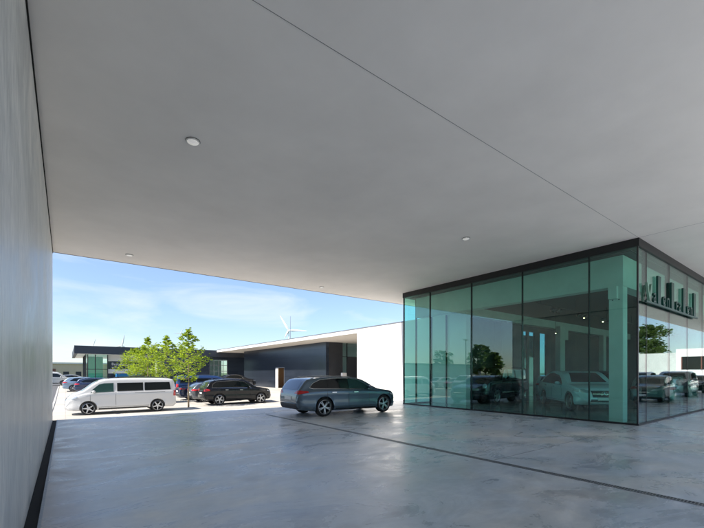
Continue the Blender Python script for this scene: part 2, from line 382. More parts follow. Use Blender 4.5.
# the canopy slab
cn = empty('canopy_roof', (0, 0, H)); tag(cn, 'huge flat grey canopy roof covering the forecourt and the glass showroom', 'canopy')
boxo('roof_slab', (-.85, 60, -1.3, EDGE, 0.0, .95), M['ceil'], cn)
sm = M['seam']
multi('seam', [(-.2, 13.86, 4.0, 4.006, -.003, .001), (13.86, 13.866, -1.3, 4.0, -.0035, .0005)], sm, cn)
boxo('edge_trim', (-.86, 60.01, EDGE, EDGE + .02, -.012, .96), mat('edge_metal', (.2, .19, .18), .5, .3), cn)
lab = ['large round ceiling light, the one nearest above the open forecourt floor', 'small round ceiling light near the far canopy edge beside the concrete wall',
       'small round ceiling light just in front of the glass showroom', 'small round ceiling light at the far canopy edge above the parked estate car']
for (x, y), l in zip([(1.8, 7.07), (1.77, 15.2), (9.74, 7.18), (9.77, 15.4)], lab):
    e = empty('ceiling_light', (x, y, H)); tag(e, l, 'ceiling light', 'round lights in the canopy ceiling')
    bm = bmesh.new(); lathe(bm, [(.115, 0.0), (.115, -.022), (.11, -.026), (.098, -.026), (.097, -.012), (.097, 0)], 32, 'Z'); finish(bm, 'housing_ring', M['lamp'], e, True)
    bm = bmesh.new(); lathe(bm, [(.122, -.0), (.122, -.008), (.116, -.008)], 32, 'Z', closed=False); finish(bm, 'shadow_ring', M['black'], e)
    bm = bmesh.new(); lathe(bm, [(.096, -.01), (.09, -.03), (.06, -.042), (.001, -.046)], 32, 'Z', closed=False); finish(bm, 'diffuser', M['lampglass'], e, True)

# ------------------------------------------------------------------ glass showroom
GX, GY, GYB, GZ = 13.9, 4.04, 14.04, 5.45
sh = empty('glass_showroom', (GX, GY, 0)); tag(sh, 'green glass corner showroom under the canopy with thin dark mullions and black top band', 'showroom')
L_ = lambda x: x - GX
Q_ = lambda y: y - GY
ymul = [4.04, 5.38, 7.69, 9.96, 12.28, 14.04]
for a, b in zip(ymul[:-1], ymul[1:]):
    boxo('glass_pane', (-.012, .012, Q_(a) + .012, Q_(b) - .012, .06, GZ), M['glass'], sh)
xm = [13.9, 14.69] + [17.1 + 2.4 * i for i in range(13)]
for a, b in zip(xm[:-1], xm[1:]):
    boxo('glass_pane', (L_(a) + .014, L_(b) - .008, -.012, .012, .06, GZ), M['glass'], sh)
for i, y in enumerate(ymul):
    wd = .021 if i else .035
    boxo('mullion', (-.045 if i else -.03, .05, Q_(y) - wd / 2, Q_(y) + wd / 2, .055, GZ), M['black'], sh)
for x in xm[1:]:
    boxo('mullion', (L_(x) - .008, L_(x) + .008, -.014, .12, .055, GZ), M['mull'], sh)
rx = [13.9, 14.8, 16.0]
for a, b in zip(rx[:-1], rx[1:]):
    boxo('glass_pane', (L_(a) + .06, L_(b) - .016, 9.988, 10.012, .06, GZ), M['glass'], sh)
    boxo('mullion', (L_(b) - .016, L_(b) + .016, 9.95, 10.05, .055, GZ), M['black'], sh)
multi('top_band', [(-.05, .25, -.05, 10.05, GZ, H - .002), (.25, 34, -.05, .25, GZ, H - .002), (.25, 34, 9.85, 10.05, GZ, H - .002)], M['black'], sh)
multi('bottom_rail', [(-.04, .06, -.04, 10.04, 0.001, .055), (.06, 34, -.04, .06, 0.001, .055), (.06, 2.1, 9.95, 10.04, 0.007, .055)], M['black'], sh)
# rear wall with a tall window
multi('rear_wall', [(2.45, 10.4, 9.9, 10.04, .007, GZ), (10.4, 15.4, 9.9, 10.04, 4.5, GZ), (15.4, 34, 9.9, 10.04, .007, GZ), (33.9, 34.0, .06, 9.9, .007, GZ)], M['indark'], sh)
wv = empty('rear_window', (10.4, 9.95, 0)); wv.parent = sh
multi('window_frame', [(x, x + .14, -.04, .06, .007, 4.5) for x in (4.86,)] + [(a, b_, -.04, .06, .007, 4.5) for a, b_ in ((0, .9), (1.5, 1.8), (2.5, 3.3), (4.2, 4.86))], M['black'], wv)
boxo('window_glass', (.9, 4.2, -.005, .005, .01, 4.5), M['glass_dark'], wv)
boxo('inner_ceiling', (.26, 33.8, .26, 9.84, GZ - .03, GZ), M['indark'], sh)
multi('concrete_beam', [(.35, 30, .49, .89, 4.4, 5.38), (.35, .75, .89, 9.5, 4.4, 5.38), (.75, 30, 9.3, 9.7, 4.86, 5.38)], M['inconc'], sh)
col1 = boxo('concrete_column', (.35, .75, .495, .89, .007, 4.4), M['inconc'], sh, .012)
multi('corbel', [(-.16 + .36, .35, .62, .86, 4.0, 4.4)], M['inconc'], col1)
for dy in (.6, .78):
    bm = bmesh.new(); tube(bm, (.352, dy, 3.97), (.344, dy, 3.97), .02, .02, 10); finish(bm, 'bolt_hole', M['slot'], col1)
col2 = boxo('concrete_column', (14.75, 15.5, 8.95, 9.3, .007, 5.0), M['inconc'], sh, .012)
boxo('corbel', (15.5, 16.0, 8.95, 9.3, 4.05, 4.8), M['inconc'], col2)
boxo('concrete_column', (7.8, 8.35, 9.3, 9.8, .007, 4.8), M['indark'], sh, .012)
boxo('concrete_column', (22.5, 23.1, 8.95, 9.3, .007, 4.8), M['inconc'], sh, .012)

boxo('mullion', (2.03, 2.095, 8.94, 8.98, .008, 4.66), M['black'], sh)
# spotlights on a track inside
tr_ = empty('spotlight_track', (17.0, 8.75, 4.75)); tag(tr_, 'black spotlight track hung below the ceiling inside the glass showroom', 'track light')
multi('rail', [(0, 14, -.02, .02, 0, .04)] + [(x, x + .02, -.01, .01, .04, .66) for x in (.4, 4, 8, 12)], M['black'], tr_)
for i, x in enumerate([1.5, 1.75, 2.1, 2.35, 4.3, 4.6, 5.2, 7.4, 7.7, 8.3]):
    s_ = bmesh.new(); tube(s_, (x, 0, 0), (x, 0, -.08), .012, .012, 6); tube(s_, (x + .06, -.06, -.07), (x - .08, .06, -.2), .055, .075, 12)
    sp_ = finish(s_, 'spotlight', M['black'], tr_)
    if i in (6, 8):
        s_ = bmesh.new(); bmesh.ops.create_icosphere(s_, subdivisions=2, radius=.028); bmesh.ops.translate(s_, vec=(x - .09, .06, -.22), verts=s_.verts)
        finish(s_, 'bulb', M['warmbulb'], sp_)
for (x, y, z, l) in [(25.6, 11.9, 4.2, 'small lit pendant lamp high beside the rear concrete column'), (21.8, 8.9, 1.52, 'small warm lit table lamp behind the two show cars')]:
    e = empty('lamp', (x, y, z)); tag(e, l, 'lamp')
    b = bmesh.new(); bmesh.ops.create_icosphere(b, subdivisions=2, radius=.035); finish(b, 'bulb', M['warmbulb'], e, True)
    b = bmesh.new()
    if z > 3: tube(b, (0, 0, .05), (0, 0, GZ - .03 - z), .008, .008, 6); lathe(b, [(.02, .1), (.09, .0)], 16, 'Z', closed=False)
    else: tube(b, (0, 0, -.05), (0, 0, .007 - z), .012, .012, 8); lathe(b, [(.14, .007 - z), (.14, .03 - z), (.02, .04 - z)], 16, 'Z')
    finish(b, 'lamp_stand', M['black'], e)
e = empty('information_board', (22.9, 10.3, 0), R(-60)); tag(e, 'white information board on a thin stand behind the silver coupe suv', 'board')
boxo('panel', (-.33, .33, -.02, .02, 1.18, 1.42), M['board'], e)
multi('stand', [(-.02, .02, -.015, .015, .03, 1.18), (-.2, .2, -.15, .15, .007, .03)], M['black'], e)

# lettering on a rail with tall posts, inside the right-hand glass
sg = empty('dealer_sign', (14.3, 3.95, 3.79)); tag(sg, 'dark green lettering with four tall posts on a rail high on the right-hand glass face', 'sign')
boxo('rail', (0, 6.2, -.03, .03, 0, .06), M['sign_green'], sg)
for x in (1.38, 2.88, 4.38, 5.88): boxo('post', (x - .15, x + .15, .0, .06, .06, 1.0), M['sign_green'], sg)
for x in (.3, 2.1, 3.6, 5.1): boxo('bracket', (x, x + .03, .03, .076, .02, .05), M['black'], sg)
for x, s_, sz, m_ in ((.05, 'V', .8, 'sign_lit'), (.66, 'a', .68, 'sign_green'), (1.62, 'e', .68, 'sign_green'), (2.08, 'n', .68, 'sign_green'), (3.14, 'r', .68, 'sign_green'), (3.5, 'a', .68, 'sign_green'), (4.6, 'e', .68, 'sign_green'), (5.08, 'n', .68, 'sign_green')):
    t_ = text_mesh('letter', s_, sz, M[m_], sg, .03); t_.location = (x, -.0, .07); t_.rotation_euler = (R(90), 0, 0)

# ------------------------------------------------------------------ white building and dark cladding (X = 16 line)
RZ = 4.66
wb = empty('white_building', (16, 16.25, 0)); tag(wb, 'long low white building with a deep roof overhang, dark metal cladding and recessed glass entrance', 'building')
U = lambda x: x - 16
V = lambda y: y - 16.25
boxo('white_wall', (0, .35, 0, V(20.7), -.7, RZ), M['white'], wb)
boxo('white_wall', (0, .35, V(11.8), V(14.0), .008, RZ), M['white'], wb)
boxo('white_wall', (0, .35, V(14.08), -.002, -.03, RZ), M['white'], wb)
boxo('white_wall', (.35, 16, 0, .3, -.7, RZ), M['white'], wb)
boxo('end_wall', (.35, 5.95, V(20.35), V(20.7), -.7, RZ - .32), M['white'], wb)
rf = boxo('roof', (0, 16, V(20.7), V(51.0), RZ - .31, RZ), M['white2'], wb)
boxo('roof_infill', (.35, 16, .3, V(20.7), RZ - .31, RZ - .02), M['white2'], wb)
boxo('roof_edge', (-.02, .0, -.01, V(51.0), RZ - .05, RZ + .01), M['mast'], rf)
boxo('soffit', (.3, 6, V(20.7), V(50.6), RZ - .33, RZ - .312), M['soffit'], wb)
ZC = RZ - .332
boxo('metal_cladding', (U(18.2), U(18.5), V(37.9), V(47.1), -.7, ZC), M['clad'], wb)
boxo('metal_cladding', (U(18.2), U(18.5), V(28.0), V(35.9), -.7, ZC), M['clad'], wb)
boxo('metal_cladding', (U(18.2), U(18.5), V(35.9), V(37.9), 2.2, ZC), M['clad'], wb)
boxo('entrance_return', (U(18.5), U(20.0), V(28.0), V(28.25), -.7, ZC), M['dark'], wb)
# open doorway with a white leaf
dw = empty('doorway', (U(18.2), V(36.9), 0)); dw.parent = wb
multi('door_frame', [(-.03, .3, -1.0, -.95, 0, 2.2), (-.03, .3, .95, 1.0, 0, 2.2), (-.03, .3, -.95, .95, 2.15, 2.2)], M['mast'], dw)
boxo('door_leaf', (-.08, -.03, .38, .93, .02, 2.13), M['board'], dw)
multi('dark_lobby', [(1.4, 1.5, -1.0, 1.0, 0, 2.3), (.3, 1.4, -1.05, -1.0, 0, 2.3), (.3, 1.4, 1.0, 1.05, 0, 2.3), (.3, 1.4, -1, 1, 2.2, 2.3)], mat('lobby_dark_brown', (.05, .03, .022), .7), dw)
boxo('strip_light', (.6, 1.2, -.5, .1, 2.12, 2.19), mat('lit_lobby_lamp', (1, .8, .5), .4, emit=((1, .72, .35), 6)), dw)
# glass entrance
en = empty('glass_entrance', (U(20.0), V(28.1), 0)); en.parent = wb
for a, b in ((0, .55), (.55, 1.95), (1.95, 3.6), (3.6, 6)):
    boxo('entrance_glass', (a + .02, b - .02, -.01, .01, 3.1, ZC), M['glass_far'], en)
for a, b in ((0, .55), (1.95, 3.6), (3.6, 6)):
    boxo('entrance_glass', (a + .02, b - .02, -.01, .01, 0, 3.06), M['glass_far'], en)
boxo('entrance_door', (.58, 1.92, -.04, .04, 0, 3.05), M['dark'], en)
multi('entrance_frame', [(x - .025, x + .025, -.05, .05, -.6, ZC) for x in (0, .55, 1.95, 3.6, 6)] + [(0, 6, -.045, .045, 3.06, 3.1)], M['black'], en)
boxo('lobby_wall', (0, 6, 4, 4.1, -.6, ZC), mat('lobby_wall_pale', (.6, .68, .64), .8), en)
boxo('lobby_floor', (0, 6, .1, 4, -.05, 0), M['inconc'], en)
boxo('red_notice', (1.98, 2.2, -.03, -.012, 1.9, 2.3), M['redpanel'], en)
nb = empty('notice_box', (19.55, 27.2, 0)); tag(nb, 'white box-shaped notice stand beside the glass entrance behind the estate car', 'notice stand')
boxo('cabinet', (-.24, .24, -.12, .12, .9, 1.62), M['board'], nb, .02); boxo('pedestal', (-.06, .06, -.06, .06, terrain(19.55, 27.2) - .01, .9), M['grate'], nb)
# lightning rod on the roof
lr = empty('roof_mast', (17.0, 32.3, RZ)); tag(lr, 'thin grey mast standing on the white roof in front of the wind turbine', 'mast')
b = bmesh.new(); tube(b, (0, 0, .03), (0, 0, 2.3), .028, .014, 8); finish(b, 'rod', M['mast'], lr)
boxo('mast_foot', (-.2, .2, -.2, .2, 0, .05), M['mast'], lr)

# ------------------------------------------------------------------ dark-roofed building at the back
db = empty('dark_roof_building', (0, 51, 0)); tag(db, 'low building with a long anthracite roof fascia and glass corner behind the young trees', 'building')
boxo('fascia', (.75, 24.0, 0, .3, 3.72, 4.6), M['dark_fascia'], db)
boxo('fascia_side', (.75, 1.05, .3, 17, 3.72, 4.5), M['dark_fascia'], db)
boxo('roof', (1.05, 24.0, .3, 17, 4.3, 4.5), M['dark_fascia'], db)
boxo('soffit', (1.05, 24.0, .3, 17, 3.74, 3.8), M['white'], db)
gb = empty('glass_corner', (1.85, 2.0, 0)); gb.parent = db
for a, b_ in ((0, .9), (.9, 2.1)):
    boxo('corner_glass', (a + .04, b_ - .04, -.01, .01, -.1, 3.74), M['glass_far'], gb)
boxo('transom', (-.05, 2.1, -.03, .03, 2.0, 2.06), M['dark'], gb)
for d_ in [(x - .045, x + .045, -.06, .06, -.3, 3.74) for x in (0, .18, .9, 2.1)] + [(-.05, .04, y, y + .09, -.3, 3.74) for y in (2.5, 5, 7.5)]: boxo('frame_post', d_, M['dark'], gb)
boxo('side_glass', (-.01, .01, .06, 7.5, -.3, 3.74), M['glass_far'], gb)
boxo('corner_backdrop_wall', (.4, 2.1, 7, 7.2, -.3, 3.74), mat('teal_wall', (.05, .35, .27), .6), gb)
boxo('corner_floor', (0, 2.1, .1, 7, -.2, 0), M['inconc'], gb)
multi('white_wall', [(4.0, 9.0, 2.2, 2.5, 3.0, 3.74), (4.0, 9.0, 2.2, 2.5, 1.55, 2.05)], M['white'], db)
multi('dark_wall', [(4.0, 9.0, 2.22, 2.5, 2.05, 3.0), (4.0, 9.0, 2.3, 2.5, -.3, 1.55), (9.0, 15.2, .5, .8, -.3, 3.74), (17.6, 24, .5, .8, -.3, 3.74), (15.2, 17.6, .5, .8, 3.35, 3.74)], M['clad'], db)
sgn = boxo('sign_panel', (4.2, 7.6, 2.12, 2.2, 2.1, 2.95), M['sign_dark'], db)
for s_, sz, z in (('Bestelwagens', .42, 2.52), ('service', .22, 2.22)):
    t_ = text_mesh('sign_lettering', s_, sz, M['letter'], sgn, .006); t_.location = (4.35, 2.11, z); t_.rotation_euler = (R(90), 0, 0)
wn = empty('grid_window', (15.2, .6, 0)); wn.parent = db
boxo('window_glass', (0, 2.4, 0, .02, 0, 3.35), M['glass_far'], wn)
multi('window_frame', [(x - .03, x + .03, -.05, .05, 0, 3.35) for x in (0.03, .6, 1.2, 1.8, 2.37)] + [(.03, 2.37, -.04, .04, z, z + .06) for z in (.9, 1.8, 2.6)], M['grate'], wn)
boxo('room_back', (0, 2.4, 2.5, 2.6, 0, 3.35), mat('pale_room', (.55, .6, .58), .8), wn)
bp_ = boxo('blue_awning', (0, 2.6, 0, 1.1, 0, .42), M['bluepanel']); bp_.location = (4.5, 49.2, 1.1); tag(bp_, 'bright blue cab-top of a delivery truck body behind the young trees', 'truck body')

# ------------------------------------------------------------------ wind turbines
def turbine(px, hub_y, dist, blade, angs, label):
    a = (px - 352) / 381; dx, dy = .601 + .799 * a, .799 - .601 * a
    p = Vector((dx * dist, dy * dist, 0)); hz = 1.6 + (373 - hub_y) * dist / 381
    e = empty('wind_turbine', p, math.atan2(dy, dx) - R(90)); tag(e, label, 'wind turbine', 'wind turbines on the horizon')
    b = bmesh.new(); tube(b, (0, 0, -2), (0, 0, hz), blade * .045, blade * .026, 12); finish(b, 'tower', M['turb'], e, True)
    b = bmesh.new(); tube(b, (0, -blade * .07, hz), (0, blade * .16, hz), blade * .04, blade * .035, 10); n = finish(b, 'nacelle', M['turb'], e, True)
    for ang, fs in angs:
        b = bmesh.new(); ca, sa = math.cos(R(ang)), math.sin(R(ang)); pr = []
        for t_, wd, th in ((.02, .035, .025), (.2, .07, .026), (.6, .05, .014), (1, .02, .005)):
            q = []
            for sx, sy in ((-1, 0), (0, -1), (1, 0), (0, 1)):
                u = sx * wd * blade; q.append(b.verts.new((ca * t_ * blade * fs - sa * u, -blade * .06 + sy * th * blade, hz + sa * t_ * blade * fs + ca * u)))
            pr.append(q)
        for k in range(3):
            for i in range(4): b.faces.new((pr[k][i], pr[k][(i + 1) % 4], pr[k + 1][(i + 1) % 4], pr[k + 1][i]))
        b.faces.new(pr[0][::-1]); b.faces.new(pr[3])
        finish(b, 'blade', M['turb'], e, True)
turbine(288.8, 330.5, 850, 38, ((121, 1), (-1, 1.05), (241, .5)), 'large white wind turbine rising above the white roof')
turbine(122.0, 345.5, 1450, 41, ((79, 1), (199, 1), (319, 1)), 'distant pale wind turbine above the dark fascia left of the trees')
turbine(92.8, 346.0, 2240, 43, ((72, 1), (192, 1), (312, 1)), 'most distant tiny wind turbine above the left end of the dark roof')
turbine(180.4, 333.5, 1700, 26, ((62, 1), (182, 1), (302, 1)), 'distant pale wind turbine half hidden behind the tallest young tree')

# ------------------------------------------------------------------ trees
def tree(name, x, y, h, cr, c0, label, group, seed, nleaf=2600, leaf=.09, m='leaf', tr=.055, z=None, conic=False):
    rnd = random.Random(seed); z = terrain(x, y) if z is None else z
    e = empty(name, (x, y, z - .02)); tag(e, label, 'tree', group)
    b = bmesh.new(); pts = [Vector((0, 0, 0))]
    for k in range(1, 7): pts.append(Vector((rnd.uniform(-.04, .04) * h * .15 * k / 6, rnd.uniform(-.04, .04) * h * .15 * k / 6, h * .97 * k / 6)))
    for k in range(6): tube(b, pts[k], pts[k + 1], tr * (1 - k / 6.6), tr * (1 - (k + 1) / 6.6), 8)
    tips = []; nl = 30
    for i in range(nl):
        t_ = c0 + (1 - c0) * (i / nl) ** .9
        hh = h * .97 * t_; kk = min(5, int(hh / (h * .97) * 6)); fr = hh / (h * .97) * 6 - kk; p = pts[kk].lerp(pts[kk + 1], fr)
        u = (t_ - c0) / (1 - c0); rad = cr * (math.sin(math.pi * min(1, (.3 if conic else .18) + u * (.69 if conic else .78))) ** (1.35 if conic else .8)) * rnd.uniform(.55, 1.15)
        an = i * 2.4 + rnd.uniform(-.4, .4); q = p + Vector((math.cos(an) * rad, math.sin(an) * rad, rad * rnd.uniform(.15, .65)))
        mid = p.lerp(q, .55) + Vector((0, 0, -.05 * rad)); tube(b, p, mid, tr * .3, tr * .18, 5); tube(b, mid, q, tr * .18, tr * .05, 5)
        for s in (.35, .55, .75, .92, 1.0): tips.append((p.lerp(q, s), max(.08 * h / 5, rad * .2)))
        for j in range(2):
            an2 = an + rnd.uniform(-1, 1); q2 = mid + Vector((math.cos(an2), math.sin(an2), rnd.uniform(0, .7))) * rad * .45
            tube(b, mid, q2, tr * .12, tr * .04, 4); tips.append((q2, rad * .2))
    tips.append((pts[-1], .1 * h / 5)); tips.append((pts[-1] - Vector((0, 0, .3 * h / 5)), .12 * h / 5))
    finish(b, 'trunk', M['bark'], e, True, 60)
    b = bmesh.new()
    for i in range(nleaf):
        c_, r_ = tips[rnd.randrange(len(tips))]
        d = Vector((rnd.gauss(0, 1), rnd.gauss(0, 1), rnd.gauss(0, .8))) * r_ * .75
        p = c_ + d; nrm = Vector((rnd.gauss(0, 1), rnd.gauss(0, 1), rnd.gauss(.5, 1))).normalized(); q = nrm.to_track_quat('Z', 'Y')
        s = leaf * rnd.uniform(.6, 1.35)
        v = [b.verts.new(p + q @ Vector(k)) for k in ((-s, 0, 0), (-.25 * s, -.42 * s, .1 * s), (s, 0, -.08 * s), (-.25 * s, .42 * s, .1 * s))]
        b.faces.new(v)
    finish(b, 'crown', M[m], e)
    return e
G_T = 'young trees in the parking lot'
tree('young_tree', 6.2, 25.4, 5.1, 1.1, .33, 'tallest young green tree with a bare pale trunk, right behind the white van', G_T, 11, 2000, .085, conic=True)
tree('young_tree', 6.05, 31.2, 5.1, 1.25, .3, 'second young yellow-green tree, behind the rear half of the white van', G_T, 12, 2500, .085, conic=True)
tree('young_tree', 6.0, 39.0, 5.5, 1.5, .3, 'third young yellow-green tree, in front of the dark facade behind the van roof', G_T, 13, 3000, .095, conic=True)
tree('young_tree', 6.1, 46.6, 4.75, 1.8, .3, 'lowest leftmost young yellow-green tree beside the dark sign panel', G_T, 14, 3400, .105, conic=True)

# trees and buildings outside the frame that the glass mirrors
G_F = 'tall trees beyond the lot'
for i, (x, y, h, cr, l) in enumerate([(-41, 44, 6.2, 1.7, 'dark tree mirrored in the middle of the left glass front'), (-47, 52, 8.2, 1.9, 'tall dark tree mirrored at the right of the left glass front'),
                                      (-56, 56, 8.6, 2.0, 'dark tree mirrored beside the glass mullion'), (-64, 76, 8.5, 3, 'far dark tree mirrored low in the left glass front')]):
    tree('mature_tree', x, y, h, cr, .22, l, G_F, 40 + i, 1500, .36, 'leaf_dark', .2)
tree('mature_tree', 82, -14.4, 10.2, 3.1, .2, 'round green tree mirrored in the right-hand glass', None, 51, 7500, .24, 'leaf_dark', .2, 0)
hb = empty('low_beige_building', (-10, 104, 0)); tag(hb, 'far low beige building with a red-brown gate at the left end of the lot', 'building')
boxo('wall', (-10, 22, 0, 12, -.3, 3.6), M['beige'], hb); boxo('gate', (5.2, 8.3, -.08, -.002, -.2, 2.5), M['brown'], hb)
multi('window_frame', [(9.6, 10.6, -.05, -.002, .8, 1.9), (11.8, 12.8, -.05, -.002, .8, 1.9)], M['dark'], hb)
boxo('roof', (-10.3, 22.3, -.3, 12.3, 3.6, 3.9), M['white2'], hb)
tree('mature_tree', -6, 92, 4.8, 1.9, .2, 'small rounded tree at the far left beside the concrete wall edge', None, 61, 1400, .2, 'leaf_dark', .12)
e = empty('neighbour_hall', (70, -6, 0)); tag(e, 'white hall with a long window band mirrored in the right-hand glass', 'building')
boxo('concrete_wall_part', (0, 10, -40, -1.6, -.1, 4.5), M['inconc'], e); boxo('white_wall', (-.4, 10, -1.6, 18, -.1, 5.0), M['white'], e)
boxo('window_band', (-.46, -.402, -1.0, 16, 2.1, 3.9), M['autoglass'], e); multi('window_frame', [(-.52, -.461, -1.0 + i * 2.1, -.9 + i * 2.1, 2.1, 3.9) for i in range(9)], M['brown'], e)
e = empty('distant_shed', (-60, 60, 0)); tag(e, 'long grey shed mirrored low in the left-hand glass', 'building')
boxo('wall', (0, 30, 0, 9, -.5, 3.4), M['grate'], e); boxo('roof', (-.4, 30.4, -.4, 9.4, 3.4, 3.8), M['dark'], e)
b = bmesh.new(); tube(b, (0, 0, -.5), (0, 0, 7.2), .09, .05, 8); box(b, -.3, .5, -.12, .12, 7.1, 7.25)
lp = finish(b, 'lamp_post', M['mast']); lp.location = (-21, 36, terrain(-21, 36)); tag(lp, 'slim lamp post mirrored at the edge of the left glass pane', 'lamp post')

# ------------------------------------------------------------------ cars
def interp(pts, x):
    if x <= pts[0][0]: return pts[0][1]
    for (a, b), (c, d) in zip(pts[:-1], pts[1:]):
        if x <= c:
            t_ = (x - a) / (c - a) if c > a else 0; return b + (d - b) * t_
    return pts[-1][1]
def smooth_interp(pts, x):
    n = len(pts)
    if x <= pts[0][0]: return pts[0][1]
    if x >= pts[-1][0]: return pts[-1][1]
    for i in range(n - 1):
        if x <= pts[i + 1][0]:
            x0, y0 = pts[i]; x1, y1 = pts[i + 1]; h = x1 - x0; d = (y1 - y0) / h
            def slope(k):
                if k == 0: return (pts[1][1] - pts[0][1]) / (pts[1][0] - pts[0][0])
                if k == n - 1: return (pts[-1][1] - pts[-2][1]) / (pts[-1][0] - pts[-2][0])
                a = (pts[k][1] - pts[k - 1][1]) / (pts[k][0] - pts[k - 1][0]); b = (pts[k + 1][1] - pts[k][1]) / (pts[k + 1][0] - pts[k][0])
                return 0 if a * b <= 0 else 2 * a * b / (a + b)
            m0, m1 = slope(i), slope(i + 1); t_ = (x - x0) / h
            return (2 * t_**3 - 3 * t_**2 + 1) * y0 + (t_**3 - 2 * t_**2 + t_) * h * m0 + (-2 * t_**3 + 3 * t_**2) * y1 + (t_**3 - t_**2) * h * m1

SPEC = {}
SPEC['estate'] = dict(L=4.70, top=[(0, .60), (.02, .82), (.07, .98), (.22, 1.18), (.40, 1.365), (.6, 1.40), (1.1, 1.44), (1.9, 1.457), (2.5, 1.43), (2.85, 1.35), (3.3, 1.13), (3.58, .995), (3.75, .96), (4.2, .895), (4.5, .80), (4.64, .68), (4.70, .52)],
    belt=[(0, .56), (.06, .84), (.3, .93), (1, .965), (2.5, .94), (3.5, .90), (4.2, .84), (4.55, .68), (4.7, .46)], bot=[(0, .42), (.1, .28), (.6, .2), (4.1, .18), (4.55, .2), (4.7, .3)],
    plan=[(0, .66), (.06, .77), (.3, .86), (1.0, .905), (3.6, .905), (4.15, .885), (4.45, .80), (4.62, .66), (4.7, .52)], k=.26, rr=.10, ax=(1.06, 3.90), wr=.35,
    side=[[(.5, 1.08), (.62, 1.045), (1.17, 1.03), (1.15, 1.36), (.9, 1.325), (.66, 1.22)], [(1.21, 1.03), (2.11, 1.01), (2.09, 1.385), (1.5, 1.38), (1.19, 1.363)], [(2.15, 1.01), (3.2, .985), (2.92, 1.16), (2.6, 1.315), (2.13, 1.383)]], dlo=[(.46, 1.08), (.6, 1.035), (3.24, .975), (2.94, 1.17), (2.61, 1.33), (2.1, 1.395), (1.5, 1.392), (.9, 1.34), (.62, 1.23)],
    ws=[(-.66, 1.0), (.66, 1.0), (.58, 1.2), (.5, 1.38), (-.5, 1.38), (-.58, 1.2)], rw=[(-.6, 1.0), (.6, 1.0), (.53, 1.33), (-.53, 1.33)],
    head=[(.48, .62), (.76, .66), (.77, .75), (.66, .75), (.48, .69)], headside=[(4.22, .74), (4.5, .66), (4.5, .75), (4.22, .79)],
    tail=[(.45, .86), (.78, .84), (.78, .97), (.6, .965)], tailside=[(.05, .84), (.4, .89), (.38, .945), (.05, .97)], grille=[(-.42, .46), (.42, .46), (.46, .66), (-.46, .66)], rails=True, seams=(1.16, 2.12, 3.12), handles=((1.35, .87), (2.35, .86)))
SPEC['suv'] = dict(L=4.8, top=[(0, .62), (.02, .9), (.08, 1.1), (.25, 1.35), (.45, 1.60), (.8, 1.67), (1.8, 1.72), (2.5, 1.70), (2.9, 1.6), (3.4, 1.28), (3.62, 1.17), (4.1, 1.11), (4.5, 1.02), (4.7, .86), (4.8, .6)],
    belt=[(0, .58), (.06, .95), (.3, 1.07), (1, 1.1), (3.5, 1.06), (4.2, .98), (4.6, .82), (4.8, .54)], bot=[(0, .45), (.1, .36), (.6, .28), (4.1, .26), (4.6, .3), (4.8, .4)],
    plan=[(0, .76), (.06, .86), (.3, .93), (1.1, .96), (3.7, .96), (4.3, .93), (4.6, .82), (4.75, .66), (4.8, .56)], k=.2, rr=.1, ax=(.98, 3.90), wr=.375,
    side=[[(.55, 1.19), (1.16, 1.17), (1.14, 1.57), (.82, 1.54), (.62, 1.42)], [(1.2, 1.17), (2.11, 1.15), (2.09, 1.62), (1.18, 1.58)], [(2.15, 1.15), (3.14, 1.13), (2.92, 1.35), (2.66, 1.53), (2.13, 1.62)]], dlo=[(.5, 1.18), (3.18, 1.12), (2.94, 1.36), (2.67, 1.545), (2.1, 1.632), (.8, 1.56), (.58, 1.43)],
    ws=[(-.7, 1.2), (.7, 1.2), (.55, 1.6), (-.55, 1.6)], rw=[(-.64, 1.17), (.64, 1.17), (.56, 1.56), (-.56, 1.56)],
    head=[(.5, .78), (.8, .82), (.8, .93), (.7, .94), (.5, .88)], headside=[(4.35, .86), (4.62, .82), (4.62, .93), (4.36, .95)],
    tail=[(.52, .94), (.86, .92), (.86, 1.1), (.6, 1.07)], tailside=[(.06, .92), (.36, .97), (.34, 1.06), (.06, 1.1)], grille=[(-.42, .62), (.42, .62), (.46, .88), (-.46, .88)], rails=True, seams=(1.16, 2.12, 3.15), handles=((1.35, 1.0), (2.35, .98)))
SPEC['coupe_suv'] = dict(SPEC['suv'], L=4.9, top=[(0, .7), (.02, .95), (.1, 1.12), (.5, 1.27), (1.0, 1.5), (1.5, 1.65), (2.1, 1.70), (2.6, 1.67), (3.0, 1.56), (3.5, 1.25), (3.72, 1.14), (4.2, 1.08), (4.6, .98), (4.8, .8), (4.9, .56)],
    ax=(1.0, 3.95), wr=.39, side=[[(.85, 1.17), (2.1, 1.13), (2.08, 1.56), (1.6, 1.54), (1.1, 1.36)], [(2.16, 1.13), (3.2, 1.10), (2.98, 1.32), (2.7, 1.47), (2.14, 1.56)]], rw=[(-.6, 1.2), (.6, 1.2), (.5, 1.5), (-.5, 1.5)], dlo=[(.78, 1.17), (3.25, 1.09), (3.0, 1.34), (2.71, 1.49), (2.1, 1.58), (1.58, 1.56), (1.06, 1.37)], rails=False, seams=(1.3, 2.12, 3.22),
    plan=[(0, .78), (.06, .88), (.3, .96), (1.1, 1.0), (3.7, .99), (4.4, .96), (4.7, .84), (4.85, .68), (4.9, .58)])
